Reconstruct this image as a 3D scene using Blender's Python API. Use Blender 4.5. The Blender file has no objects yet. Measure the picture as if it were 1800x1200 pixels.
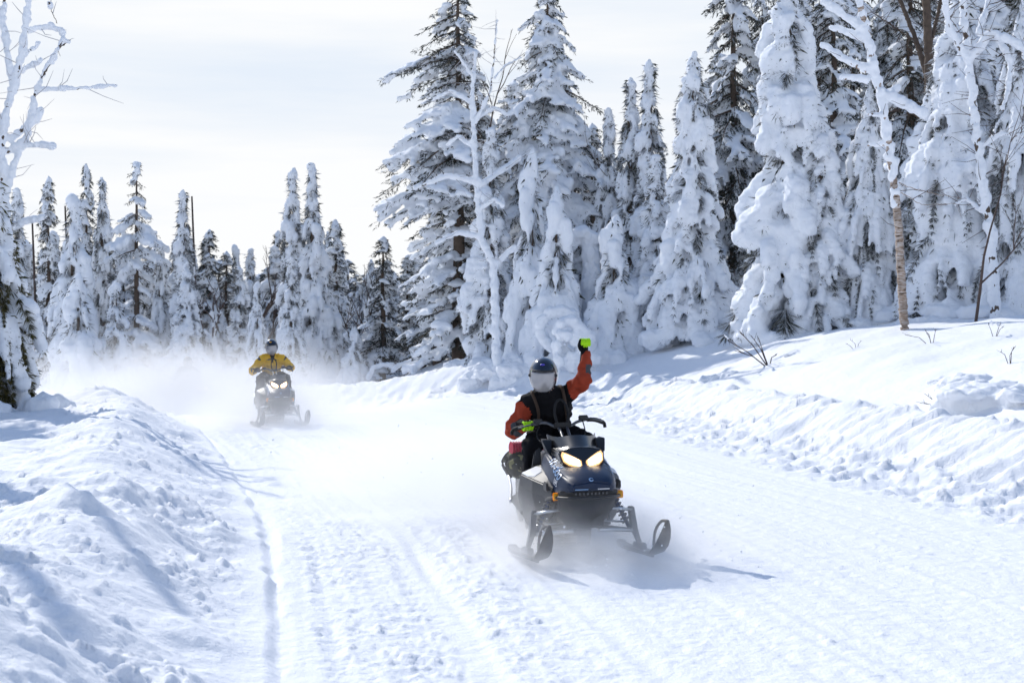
import bpy, bmesh, math, random
import numpy as np
from mathutils import Vector, Matrix

R = math.radians
scene = bpy.context.scene
COL = scene.collection

# ------------------------------------------------------------------ camera
cam_d = bpy.data.cameras.new('camera')
cam_d.lens = 50.0
cam_d.sensor_width = 36.0
cam_d.shift_y = -25.0 / 1800.0
cam_d.clip_start = 0.1
cam_d.clip_end = 3000
cam_d.dof.use_dof = True
cam_d.dof.focus_distance = 17.0
cam_d.dof.aperture_fstop = 4.0
cam = bpy.data.objects.new('camera', cam_d)
cam.location = (0, 0, 1.8)
cam.rotation_euler = (R(90), 0, 0)
COL.objects.link(cam)
scene.camera = cam
CAM_H, F = 1.8, 2500.0

# ------------------------------------------------------------------ sky and sun
SUN_AZ_X, SUN_AZ_Y, SUN_EL = -0.53, 0.85, R(36)
_n = math.hypot(SUN_AZ_X, SUN_AZ_Y)
SUN_DIR = Vector((SUN_AZ_X / _n * math.cos(SUN_EL), SUN_AZ_Y / _n * math.cos(SUN_EL), math.sin(SUN_EL)))

world = bpy.data.worlds.new('World')
scene.world = world
world.use_nodes = True
nt = world.node_tree
for n in list(nt.nodes):
    nt.nodes.remove(n)
W = nt.nodes.new
L = nt.links.new
out = W('ShaderNodeOutputWorld')
bg = W('ShaderNodeBackground')
bg.inputs['Strength'].default_value = 0.15
sky = W('ShaderNodeTexSky')
sky.sky_type = 'NISHITA'
sky.sun_disc = False
sky.sun_elevation = SUN_EL
sky.sun_rotation = math.atan2(SUN_DIR.x, SUN_DIR.y)
sky.altitude = 600
sky.air_density = 1.0
sky.dust_density = 0.4
sky.ozone_density = 2.0
# thin bright cirrus veil: full near the horizon, thinning out overhead where blue shows
tc = W('ShaderNodeTexCoord')
sep = W('ShaderNodeSeparateXYZ')
L(tc.outputs['Generated'], sep.inputs[0])
mp = W('ShaderNodeMapping')
mp.inputs['Scale'].default_value = (1.0, 1.0, 9.0)
L(tc.outputs['Generated'], mp.inputs[0])
ns = W('ShaderNodeTexNoise')
ns.inputs['Scale'].default_value = 1.5
ns.inputs['Detail'].default_value = 6
ns.inputs['Roughness'].default_value = 0.55
L(mp.outputs[0], ns.inputs['Vector'])
cr = W('ShaderNodeMapRange')
cr.inputs[1].default_value = 0.40
cr.inputs[2].default_value = 0.62
cr.inputs[3].default_value = 0.0
cr.inputs[4].default_value = 1.0
L(ns.outputs[0], cr.inputs[0])
el = W('ShaderNodeMapRange')
el.interpolation_type = 'SMOOTHSTEP'
el.inputs[1].default_value = 0.24
el.inputs[2].default_value = 0.48
el.inputs[3].default_value = 1.0
el.inputs[4].default_value = 0.0
L(sep.outputs['Z'], el.inputs[0])
ccol = W('ShaderNodeMix')
ccol.data_type = 'RGBA'
ccol.inputs[6].default_value = (4.05, 4.42, 4.92, 1)
ccol.inputs[7].default_value = (4.98, 5.03, 5.08, 1)
L(cr.outputs[0], ccol.inputs[0])
mx = W('ShaderNodeMix')
mx.data_type = 'RGBA'
L(el.outputs[0], mx.inputs[0])
L(sky.outputs[0], mx.inputs[6])
L(ccol.outputs[2], mx.inputs[7])
L(mx.outputs[2], bg.inputs['Color'])
L(bg.outputs[0], out.inputs['Surface'])

sun_d = bpy.data.lights.new('sun', 'SUN')
sun_d.energy = 2.75
sun_d.angle = R(0.55)
sun_d.color = (1.0, 0.955, 0.89)
sun = bpy.data.objects.new('sun', sun_d)
sun.rotation_euler = SUN_DIR.to_track_quat('Z', 'Y').to_euler()
sun.location = (-20, 40, 40)
COL.objects.link(sun)

vs = scene.view_settings
vs.view_transform = 'Standard'
vs.look = 'None'
vs.exposure = 0.40
vs.gamma = 1.0
vs.use_curve_mapping = False

cy = scene.cycles
cy.use_denoising = True
cy.max_bounces = 10
cy.diffuse_bounces = 7
cy.glossy_bounces = 3
cy.transmission_bounces = 4
cy.transparent_max_bounces = 8
cy.volume_bounces = 3
cy.use_fast_gi = False
cy.volume_step_rate = 1.0
cy.volume_max_steps = 128

# ------------------------------------------------------------------ materials
MATS = {}
def mat(name, color, rough=0.6, metal=0.0, spec=0.4, noise=None, bump=None, emit=None, coat=0.0, alpha=None):
    """Principled material; noise=(scale, amount) varies the colour, bump=[(scale, distance, strength), ...]."""
    if name in MATS:
        return MATS[name]
    m = bpy.data.materials.new(name)
    m.use_nodes = True
    t = m.node_tree
    b = t.nodes['Principled BSDF']
    b.inputs['Base Color'].default_value = (*color, 1)
    b.inputs['Roughness'].default_value = rough
    b.inputs['Metallic'].default_value = metal
    b.inputs['Specular IOR Level'].default_value = spec
    b.inputs['Coat Weight'].default_value = coat
    if alpha is not None:
        b.inputs['Alpha'].default_value = alpha
    if emit:
        b.inputs['Emission Color'].default_value = (*emit[0], 1)
        b.inputs['Emission Strength'].default_value = emit[1]
    if noise or bump:
        co = t.nodes.new('ShaderNodeTexCoord')
    if noise:
        n = t.nodes.new('ShaderNodeTexNoise')
        n.inputs['Scale'].default_value = noise[0]
        n.inputs['Detail'].default_value = 4
        t.links.new(co.outputs['Object'], n.inputs['Vector'])
        x = t.nodes.new('ShaderNodeMix')
        x.data_type = 'RGBA'
        k = noise[1]
        x.inputs[6].default_value = (*[c * (1 - k) for c in color], 1)
        x.inputs[7].default_value = (*[min(1, c * (1 + k)) for c in color], 1)
        t.links.new(n.outputs[0], x.inputs[0])
        t.links.new(x.outputs[2], b.inputs['Base Color'])
    if bump:
        prev = None
        for sc, dist, st in bump:
            n = t.nodes.new('ShaderNodeTexNoise')
            n.inputs['Scale'].default_value = sc
            n.inputs['Detail'].default_value = 5
            n.inputs['Roughness'].default_value = 0.6
            t.links.new(co.outputs['Object'], n.inputs['Vector'])
            bp = t.nodes.new('ShaderNodeBump')
            bp.inputs['Distance'].default_value = dist
            bp.inputs['Strength'].default_value = st
            t.links.new(n.outputs[0], bp.inputs['Height'])
            if prev:
                t.links.new(prev.outputs[0], bp.inputs['Normal'])
            prev = bp
        t.links.new(prev.outputs[0], b.inputs['Normal'])
    MATS[name] = m
    return m

SNOW = mat('snow', (0.90, 0.915, 0.94), 0.75, spec=0.15, bump=[(7, 0.05, 0.5), (38, 0.014, 0.6), (140, 0.004, 0.5)])
SNOW_TREE = mat('tree_snow', (0.89, 0.915, 0.95), 0.8, spec=0.1, bump=[(5, 0.06, 0.45), (20, 0.024, 0.5), (70, 0.009, 0.5)])
BARK = mat('spruce_bark', (0.11, 0.08, 0.06), 0.9, noise=(9, 0.5), bump=[(20, 0.03, 0.8)])
BIRCH = bpy.data.materials.new('birch_bark'); BIRCH.use_nodes = True
_t = BIRCH.node_tree; _bs = _t.nodes['Principled BSDF']; _bs.inputs['Roughness'].default_value = 0.8; _bs.inputs['Specular IOR Level'].default_value = 0.2
_co = _t.nodes.new('ShaderNodeTexCoord'); _mp = _t.nodes.new('ShaderNodeMapping'); _mp.inputs['Scale'].default_value = (5, 5, 26)
_n1 = _t.nodes.new('ShaderNodeTexNoise'); _n1.inputs['Scale'].default_value = 1.6; _n1.inputs['Detail'].default_value = 4
_n2 = _t.nodes.new('ShaderNodeTexNoise'); _n2.inputs['Scale'].default_value = 3.0; _n2.inputs['Detail'].default_value = 3
_t.links.new(_co.outputs['Object'], _mp.inputs[0]); _t.links.new(_mp.outputs[0], _n1.inputs['Vector']); _t.links.new(_co.outputs['Object'], _n2.inputs['Vector'])
_r1 = _t.nodes.new('ShaderNodeValToRGB')
for _e, (_p, _k) in zip([_r1.color_ramp.elements[0], _r1.color_ramp.elements[1], _r1.color_ramp.elements.new(.5)], ((0.33, (0.05, 0.035, 0.028)), (0.75, (0.46, 0.39, 0.33)), (0.42, (0.36, 0.26, 0.19)))):
    _e.position = _p; _e.color = (*_k, 1)
_mx = _t.nodes.new('ShaderNodeMix'); _mx.data_type = 'RGBA'; _mx.blend_type = 'MULTIPLY'; _mx.inputs[0].default_value = 0.7
_r2 = _t.nodes.new('ShaderNodeValToRGB'); _r2.color_ramp.elements[0].position = 0.35; _r2.color_ramp.elements[0].color = (0.45, 0.42, 0.40, 1); _r2.color_ramp.elements[1].position = 0.6; _r2.color_ramp.elements[1].color = (1, 1, 1, 1)
_t.links.new(_n1.outputs[0], _r1.inputs[0]); _t.links.new(_n2.outputs[0], _r2.inputs[0]); _t.links.new(_r1.outputs[0], _mx.inputs[6]); _t.links.new(_r2.outputs[0], _mx.inputs[7]); _t.links.new(_mx.outputs[2], _bs.inputs['Base Color'])
_bp = _t.nodes.new('ShaderNodeBump'); _bp.inputs['Distance'].default_value = 0.02; _bp.inputs['Strength'].default_value = 0.7
_t.links.new(_n1.outputs[0], _bp.inputs['Height']); _t.links.new(_bp.outputs[0], _bs.inputs['Normal'])
FROST_TWIG = mat('frosted_twig', (0.48, 0.47, 0.48), 0.85, noise=(15, 0.45))
TWIG = mat('twig_bark', (0.085, 0.06, 0.05), 0.85, noise=(12, 0.4))

def island_mat(name, ramp):
    m = bpy.data.materials.new(name)
    m.use_nodes = True
    t = m.node_tree
    b = t.nodes['Principled BSDF']
    b.inputs['Roughness'].default_value = 0.75
    b.inputs['Specular IOR Level'].default_value = 0.2
    g = t.nodes.new('ShaderNodeNewGeometry')
    r = t.nodes.new('ShaderNodeValToRGB')
    r.color_ramp.interpolation = 'LINEAR'
    els = r.color_ramp.elements
    while len(els) < len(ramp):
        els.new(0.5)
    for e, (p, c) in zip(els, ramp):
        e.position = p
        e.color = (*c, 1)
    t.links.new(g.outputs['Random Per Island'], r.inputs[0])
    t.links.new(r.outputs[0], b.inputs['Base Color'])
    MATS[name] = m
    return m
NEEDLE = island_mat('frosted_needles', [(0.0, (0.022, 0.027, 0.018)), (0.22, (0.05, 0.052, 0.035)), (0.38, (0.13, 0.125, 0.10)), (0.6, (0.36, 0.37, 0.385)), (1.0, (0.68, 0.70, 0.73))])
NEEDLE_DARK = island_mat('dark_needles', [(0.0, (0.014, 0.019, 0.014)), (0.5, (0.035, 0.040, 0.028)), (0.8, (0.07, 0.07, 0.055)), (1.0, (0.38, 0.40, 0.43))])
NEEDLE_GREEN = island_mat('green_needles', [(0.0, (0.03, 0.034, 0.012)), (0.5, (0.085, 0.075, 0.022)), (0.8, (0.14, 0.11, 0.03)), (1.0, (0.36, 0.37, 0.36))])

# ------------------------------------------------------------------ noise in numpy
def _rng_tab(seed):
    r = np.random.RandomState(seed)
    return r.permutation(4096).astype(np.int64), r.rand(4096) * 2 * np.pi, r.randn(4096, 3)
_TABS = {}
def tab(seed):
    if seed not in _TABS:
        _TABS[seed] = _rng_tab(seed)
    return _TABS[seed]
def noise2(x, y, seed=0):
    p, ang, _ = tab(seed)
    xi = np.floor(x).astype(np.int64); yi = np.floor(y).astype(np.int64)
    xf = x - xi; yf = y - yi
    u = xf * xf * xf * (xf * (xf * 6 - 15) + 10); v = yf * yf * yf * (yf * (yf * 6 - 15) + 10)
    def g(ix, iy, dx, dy):
        a = ang[p[(p[ix & 4095] + iy) & 4095]]
        return np.cos(a) * dx + np.sin(a) * dy
    a = g(xi, yi, xf, yf); b = g(xi + 1, yi, xf - 1, yf)
    c = g(xi, yi + 1, xf, yf - 1); d = g(xi + 1, yi + 1, xf - 1, yf - 1)
    return 1.4 * ((a * (1 - u) + b * u) * (1 - v) + (c * (1 - u) + d * u) * v)
def noise3(P, seed=0):
    p, _, gr = tab(seed)
    I = np.floor(P).astype(np.int64); f = P - I
    w = f * f * f * (f * (f * 6 - 15) + 10)
    out = np.zeros(len(P))
    for dx in (0, 1):
        wx = w[:, 0] if dx else 1 - w[:, 0]
        for dy in (0, 1):
            wy = w[:, 1] if dy else 1 - w[:, 1]
            for dz in (0, 1):
                wz = w[:, 2] if dz else 1 - w[:, 2]
                h = p[(p[(p[(I[:, 0] + dx) & 4095] + I[:, 1] + dy) & 4095] + I[:, 2] + dz) & 4095]
                g = gr[h]
                out += wx * wy * wz * (g[:, 0] * (f[:, 0] - dx) + g[:, 1] * (f[:, 1] - dy) + g[:, 2] * (f[:, 2] - dz))
    return out
def fbm2(x, y, seed, octaves=3, gain=0.5):
    s = 0; a = 1.0
    for k in range(octaves):
        s = s + a * noise2(x * 2 ** k + 17.3 * k, y * 2 ** k - 9.1 * k, seed + k)
        a *= gain
    return s
def clods(x, y, cell, seed, fill=0.6, rmin=0.2, rmax=0.48, flat=0.7):
    """Rounded lumps with hard feet, one at most in each cell; heights in cell units times cell."""
    xs = x / cell; ys = y / cell
    xi = np.floor(xs).astype(np.int64); yi = np.floor(ys).astype(np.int64)
    p, _, _ = tab(seed)
    out = np.zeros_like(xs)
    for dx in (-1, 0, 1):
        for dy in (-1, 0, 1):
            h = p[(p[(xi + dx) & 4095] + yi + dy) & 4095]
            h2 = p[(h + 777) & 4095]; h3 = p[(h + 1999) & 4095]; h4 = p[(h + 3001) & 4095]
            cx = xi + dx + 0.2 + 0.6 * h2 / 4096.0
            cyy = yi + dy + 0.2 + 0.6 * h3 / 4096.0
            rr = rmin + (rmax - rmin) * (h4 / 4096.0) ** 1.6
            on = (h / 4096.0) < fill
            d2 = ((xs - cx) ** 2 + (ys - cyy) ** 2) / (rr * rr)
            out = np.maximum(out, np.where(on & (d2 < 1), np.maximum(0, 1 - d2) ** 0.75 * rr, 0))
    return out * cell * flat
def sstep(a, b, x):
    t = np.clip((x - a) / (b - a), 0, 1)
    return t * t * (3 - 2 * t)

# ------------------------------------------------------------------ mesh and object helpers
def tag(o, label=None, cat=None, group=None, kind=None):
    if label: o['label'] = label
    if cat: o['category'] = cat
    if group: o['group'] = group
    if kind: o['kind'] = kind
    return o
def empty(name, loc=(0, 0, 0), rz=0.0):
    o = bpy.data.objects.new(name, None)
    o.empty_display_size = 0.2
    o.location = loc
    o.rotation_euler = (0, 0, rz)
    COL.objects.link(o)
    return o
def obj(name, me, m=None, parent=None, smooth=None):
    if m is not None:
        for mm in (m if isinstance(m, (list, tuple)) else [m]):
            me.materials.append(mm)
    o = bpy.data.objects.new(name, me)
    COL.objects.link(o)
    if parent: o.parent = parent
    if smooth is not None:
        me.polygons.foreach_set('use_smooth', [smooth] * len(me.polygons))
    return o
def mesh_np(name, V, Fc, smooth=True):
    """Mesh from numpy vertices (n,3) and faces (m,k)."""
    V = np.asarray(V, np.float32); Fc = np.asarray(Fc, np.int32)
    me = bpy.data.meshes.new(name)
    k = Fc.shape[1]
    me.vertices.add(len(V)); me.vertices.foreach_set('co', V.ravel())
    me.loops.add(Fc.size); me.loops.foreach_set('vertex_index', Fc.ravel())
    me.polygons.add(len(Fc))
    me.polygons.foreach_set('loop_start', np.arange(0, Fc.size, k, dtype=np.int32))
    me.polygons.foreach_set('loop_total', np.full(len(Fc), k, np.int32))
    me.polygons.foreach_set('use_smooth', np.full(len(Fc), smooth))
    me.update(calc_edges=True)
    return me
def _ico(sub):
    bm = bmesh.new()
    bmesh.ops.create_icosphere(bm, subdivisions=sub, radius=1.0)
    bm.verts.ensure_lookup_table()
    V = np.array([v.co[:] for v in bm.verts]); Fc = np.array([[v.index for v in f.verts] for f in bm.faces])
    bm.free()
    return V, Fc
ICO = {s: _ico(s) for s in (1, 2, 3)}
class Blobs:
    """Collects ellipsoids; merged() welds them into one lumpy skin."""
    def __init__(self):
        self.c = []; self.r = []
    def add(self, c, r):
        self.c.append(c)
        self.r.append((r, r, r) if np.isscalar(r) else r)
    def arrays(self, sub=1):
        V, Fc = ICO[sub]
        C = np.array(self.c, float); Rr = np.array(self.r, float)
        VV = (V[None] * Rr[:, None] + C[:, None]).reshape(-1, 3)
        FF = (Fc[None] + (np.arange(len(C)) * len(V))[:, None, None]).reshape(-1, 3)
        return VV, FF
    def merged(self, name, voxel, amp=0.05, seed=1, smooth=2, amp2=0.02, f1=2.2, f2=7.0, sub=1, extra=None):
        V, Fc = self.arrays(sub)
        if extra is not None:
            Fc = np.vstack([Fc, extra[1] + len(V)]); V = np.vstack([V, extra[0]])
        return remesh(name, V, Fc, voxel, amp, seed, smooth, amp2, f1, f2)
def remesh(name, V, Fc, voxel, amp=0.0, seed=1, smooth=2, amp2=0.0, f1=2.2, f2=7.0):
    me = mesh_np('tmp', V, Fc)
    o = bpy.data.objects.new('tmp', me)
    COL.objects.link(o)
    md = o.modifiers.new('r', 'REMESH'); md.mode = 'VOXEL'; md.voxel_size = voxel
    if smooth:
        s = o.modifiers.new('s', 'SMOOTH'); s.iterations = smooth; s.factor = 0.5
    dg = bpy.context.evaluated_depsgraph_get()
    dg.update()
    res = bpy.data.meshes.new_from_object(o.evaluated_get(dg))
    res.name = name
    bpy.data.objects.remove(o); bpy.data.meshes.remove(me)
    n = len(res.vertices)
    if amp or amp2:
        P = np.empty(n * 3, np.float32); res.vertices.foreach_get('co', P); P = P.reshape(-1, 3).astype(float)
        N = np.empty(n * 3, np.float32); res.vertex_normals.foreach_get('vector', N); N = N.reshape(-1, 3)
        d = amp * noise3(P * f1, seed) + amp2 * noise3(P * f2, seed + 1)
        P = P + N * d[:, None]
        res.vertices.foreach_set('co', P.astype(np.float32).ravel())
    res.polygons.foreach_set('use_smooth', np.ones(len(res.polygons), bool))
    res.update()
    return res
class Blades:
    """Needle twigs: thin diamonds, two triangles each."""
    def __init__(self):
        self.o = []; self.d = []; self.l = []; self.w = []
    def add(self, o, d, l, w):
        self.o.append(o); self.d.append(d); self.l.append(l); self.w.append(w)
    def mesh(self, name, seed=0):
        O = np.array(self.o, float); D = np.array(self.d, float)
        D /= np.linalg.norm(D, axis=1)[:, None] + 1e-9
        l = np.array(self.l)[:, None]; w = np.array(self.w)[:, None]
        rnd = np.random.RandomState(seed).randn(len(O), 3)
        S = np.cross(D, rnd); S /= np.linalg.norm(S, axis=1)[:, None] + 1e-9
        a = O; b = O + D * l * 0.45 + S * w; c = O + D * l; d = O + D * l * 0.45 - S * w
        V = np.stack([a, b, c, d], 1).reshape(-1, 3)
        i = np.arange(len(O))[:, None] * 4
        Fc = i + np.array([[0, 1, 2, 3]])
        return mesh_np(name, V, Fc, smooth=False)
class Tubes:
    """Tapered tubes along polylines, joined in one mesh."""
    def __init__(self, sides=6):
        self.v = []; self.f = []; self.n = 0; self.s = sides
    def add(self, pts, radii, cap=True):
        pts = [Vector(p) for p in pts]; s = self.s
        if np.isscalar(radii): radii = [radii] * len(pts)
        rings = []
        ref = Vector((0.13, 0.31, 0.94))
        for i, p in enumerate(pts):
            t = (pts[min(i + 1, len(pts) - 1)] - pts[max(i - 1, 0)])
            if t.length < 1e-7: t = Vector((0, 0, 1))
            t.normalize()
            if abs(t.dot(ref)) > 0.97: ref = Vector((0.9, -0.3, 0.2)).normalized()
            a = t.cross(ref).normalized(); b = t.cross(a)
            ref = b.cross(t) * -1 if False else ref
            rings.append([p + (a * math.cos(2 * math.pi * k / s) + b * math.sin(2 * math.pi * k / s)) * radii[i] for k in range(s)])
        base = self.n
        for rg in rings:
            self.v.extend([tuple(q) for q in rg])
        for i in range(len(rings) - 1):
            for k in range(s):
                k2 = (k + 1) % s
                self.f.append((base + i * s + k, base + i * s + k2, base + (i + 1) * s + k2, base + (i + 1) * s + k))
        if cap:
            self.f.append(tuple(base + k for k in range(s))[::-1])
            self.f.append(tuple(base + (len(rings) - 1) * s + k for k in range(s)))
        self.n += len(rings) * s
    def mesh(self, name):
        me = bpy.data.meshes.new(name)
        me.from_pydata(self.v, [], self.f)
        me.polygons.foreach_set('use_smooth', [True] * len(me.polygons))
        me.update()
        return me
def copy_tree(o, parent=None):
    c = o.copy()
    COL.objects.link(c)
    c.parent = parent
    for ch in list(o.children):
        copy_tree(ch, c)
    return c
# ------------------------------------------------------------------ the trail and its snow banks
def spline(pts, n=420):
    P = np.array(pts, float)
    d = np.r_[0, np.cumsum(np.linalg.norm(np.diff(P, axis=0), axis=1))]
    P2 = np.vstack([2 * P[0] - P[1], P, 2 * P[-1] - P[-2]])
    out = []
    for s in np.linspace(0, d[-1], n):
        i = min(np.searchsorted(d, s, side='right') - 1, len(P) - 2)
        t = (s - d[i]) / (d[i + 1] - d[i])
        a, b, c, e = P2[i], P2[i + 1], P2[i + 2], P2[i + 3]
        out.append(0.5 * (2 * b + (c - a) * t + (2 * a - 5 * b + 4 * c - e) * t * t + (-a + 3 * b - 3 * c + e) * t ** 3))
    return np.array(out)
EDGE_L = spline([(0.6, -12), (-0.35, 1.5), (-0.75, 4.5), (-1.17, 7.2), (-1.78, 10.6), (-2.7, 14.75), (-5.3, 24.3), (-7.8, 31.5), (-10.8, 39), (-16, 46), (-26, 53), (-45, 60)])
EDGE_R = spline([(10.5, -12), (7.2, 2), (5.8, 8.5), (4.8, 13.4), (4.0, 17), (2.9, 23), (1.4, 31.5), (-0.6, 36.3), (-3.6, 39.4), (-7.4, 42.2), (-13, 47), (-22, 53.5), (-44, 63)])
def edge_dist(x, y, E, outward):
    """Signed distance to an edge (positive outside the trail) and arc length along it."""
    seg = np.r_[0, np.cumsum(np.linalg.norm(np.diff(E, axis=0), axis=1))]
    T = np.gradient(E, axis=0); T /= np.linalg.norm(T, axis=1)[:, None]
    D = np.empty(len(x)); S = np.empty(len(x))
    for k in range(0, len(x), 40000):
        xx = x[k:k + 40000, None]; yy = y[k:k + 40000, None]
        d2 = (xx - E[None, :, 0]) ** 2 + (yy - E[None, :, 1]) ** 2
        i = d2.argmin(1)
        vx = xx[:, 0] - E[i, 0]; vy = yy[:, 0] - E[i, 1]
        along = vx * T[i, 0] + vy * T[i, 1]
        side = (T[i, 0] * vy - T[i, 1] * vx) * outward
        far = np.sqrt(d2[np.arange(len(i)), i])
        D[k:k + 40000] = np.where(np.abs(along) < 0.5, side, np.sign(side) * far)
        S[k:k + 40000] = seg[i] + np.clip(along, -0.3, 0.3)
    return D, S
def terrain(x, y, detail=True):
    x = np.atleast_1d(np.asarray(x, float)); y = np.atleast_1d(np.asarray(y, float))
    dl, sl = edge_dist(x, y, EDGE_L, 1.0)
    dr, sr = edge_dist(x, y, EDGE_R, -1.0)
    near = sstep(90, 45, np.hypot(x, y - 20))
    # left bank: lip, rise, ridge, hollow
    wob = 0.35 * noise2(sl * 0.35, sl * 0 + 3.1, 5)
    ridge = np.exp(-((dl - 1.35 - wob) / 0.55) ** 2)
    hl = (0.035 + 0.05 * sstep(-0.4, 0.4, noise2(sl * 0.8, sl * 0 + 4, 64))) * sstep(0.0, 0.09, dl + 0.05 * noise2(sl * 2.3, sl * 0 + 2, 65)) + 0.15 * sstep(0.1, 1.0, dl) + 0.17 * sstep(0.6, 2.4, dl)
    hl += (0.24 + 0.12 * noise2(sl * 0.45, sl * 0 + 8.2, 6)) * ridge
    hl += 0.9 * sstep(7, 30, dl)
    # right bank: ploughed face with a crest, then the rising snowfield
    g = np.clip((x + 4.0) / 9.0, 0, 1.08)
    hr = 0.10 * sstep(-0.1, 0.9, dr) + 0.52 * sstep(0.65, 1.72, dr) - 0.07 * sstep(1.85, 2.3, dr)
    e = np.maximum(0, dr - 1.95)
    hr += g * 1.62 * (1 - np.exp(-e / 3.9)) - 0.10 * (1 - g) * sstep(0, 2, e) + 0.012 * e * near
    dip = 0.62 * sstep(28, 38, y) * sstep(-1.0, -5.5, x) * sstep(75, 60, y)
    out_l = dl > 0; out_r = dr > 0
    z = np.where(out_l, hl, 0) + np.where(out_r, hr, 0) - dip
    # broad drifts in the field
    fld = sstep(2.3, 4.5, np.maximum(dl, dr))
    z += fld * (0.14 * noise2(x * 0.28, y * 0.28, 11) + 0.05 * noise2(x * 0.9, y * 0.9, 12))
    if not detail:
        return z, dl, dr
    # ---- left bank lumps
    bl = sstep(0.05, 0.5, dl) * sstep(3.6, 1.6, dl)
    wx = x + 0.25 * noise2(x * 1.1, y * 1.1, 20); wy = y + 0.25 * noise2(x * 1.1 + 9, y * 1.1, 21)
    rough_l = 0.45 + 0.55 * sstep(-0.2, 0.5, noise2(x * 0.55, y * 0.55, 22))
    z += bl * rough_l * (0.12 * np.abs(noise2(wx * 1.1, wy * 1.1, 23)) + 0.07 * fbm2(wx * 2.0, wy * 2.0, 24, 4, 0.5))
    lump_l = sstep(-0.35, 0.35, noise2(x * 1.3, y * 1.3, 28))
    z += bl * (clods(wx, wy, 0.55, 31, 0.07, 0.10, 0.24, 0.5) + (0.25 + 0.75 * lump_l) * (clods(wx, wy, 0.18, 32, 0.5, 0.12, 0.42, 0.8) + clods(x, y, 0.085, 33, 0.65, 0.15, 0.44, 1.0)))
    # wind ripples running across the hollow behind the left ridge
    z += sstep(1.4, 2.6, dl) * sstep(14, 6, dl) * (0.045 * noise2(x * 0.8 + y * 0.5, y * 3.0 - x * 0.6, 26) + 0.015 * noise2(x * 2.2, y * 7.0 - x, 27))
    # ---- trail surface
    on = sstep(0.02, -0.04, dl) * sstep(0.25, -0.3, dr)
    w = -dl + 0.08 * noise2(sl * 0.3, sl * 0.0 + 1.7, 40)
    band = sstep(0.12, 0.3, w) * sstep(1.08, 0.92, w) + sstep(1.16, 1.26, w) * sstep(1.95, 1.6, w)
    band = np.clip(band + 0.30 * sstep(2.0, 2.3, w) * sstep(3.6, 2.6, w), 0, 1)
    patch = 0.55 + 0.45 * sstep(-0.3, 0.4, noise2(x * 0.9, y * 0.9, 41))
    z += on * band * patch * (0.018 * fbm2(x * 6, y * 6, 42, 4, 0.6) + clods(x, y, 0.062, 43, 0.6, 0.15, 0.46, 0.65) + clods(x + 3, y, 0.125, 44, 0.25, 0.08, 0.34, 0.6))
    gn = 0.35 + 0.65 * sstep(-0.3, 0.4, noise2(sl * 0.7, w * 0.5, 62))
    z -= on * 0.024 * gn * np.exp(-((w - 1.12) / 0.085) ** 2)
    z -= on * 0.014 * np.exp(-((w - 2.0) / 0.16) ** 2)
    z += on * 0.022 * sstep(-0.2, 0.5, noise2(sl * 1.1, sl * 0, 63)) * np.exp(-((w - 0.07) / 0.045) ** 2)
    z += on * (0.022 * noise2(w * 1.6, sl * 0.16, 45) + 0.013 * noise2(w * 4.5, sl * 0.22, 46) + 0.009 * noise2(w * 11.0, sl * 0.35, 66) + 0.004 * fbm2(x * 9, y * 9, 47, 2))
    z += on * sstep(2.5, 3.2, w) * clods(x, y, 0.16, 48, 0.10, 0.08, 0.26, 0.5)
    # ---- right bank: slanting scrape strokes on the face, lumps at its toe and crest
    face = sstep(0.25, 0.9, dr) * sstep(2.05, 1.65, dr)
    q = sr + 0.55 * dr
    strokes = np.abs(noise2(q * 2.6, dr * 0.8, 50)) * 0.17 + 0.08 * noise2(q * 6.0, dr * 1.3, 51) - 0.02
    z += face * (strokes - 0.02) + face * sstep(1.5, 0.9, dr) * clods(sr + dr * .5, dr, 0.23, 52, 0.30, 0.10, 0.42, 0.6)
    toe = sstep(-0.75, 0.05, dr) * sstep(1.35, 0.7, dr)
    z += toe * (0.07 * fbm2(x * 2.4, y * 2.4, 53, 3) + clods(x, y, 0.26, 54, 0.40, 0.12, 0.40, 0.7) + clods(x, y, 0.12, 55, 0.55, 0.12, 0.44, 0.7))
    crest = np.exp(-((dr - 1.82 - 0.12 * noise2(sr * 0.7, sr * 0, 56)) / 0.16) ** 2)
    z += crest * (0.045 + 0.07 * noise2(sr * 2.6, dr * 2, 57) + clods(sr, dr, 0.19, 58, 0.6, 0.15, 0.46, 0.7))
    # ---- undisturbed field
    f2 = sstep(1.9, 2.6, dr)
    z += f2 * (0.02 * noise2(x * 1.6, y * 1.6, 60) + 0.005 * noise2(x * 6, y * 6, 61))
    return z, dl, dr
def gz(x, y):
    return float(terrain([x], [y], False)[0][0])

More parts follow.
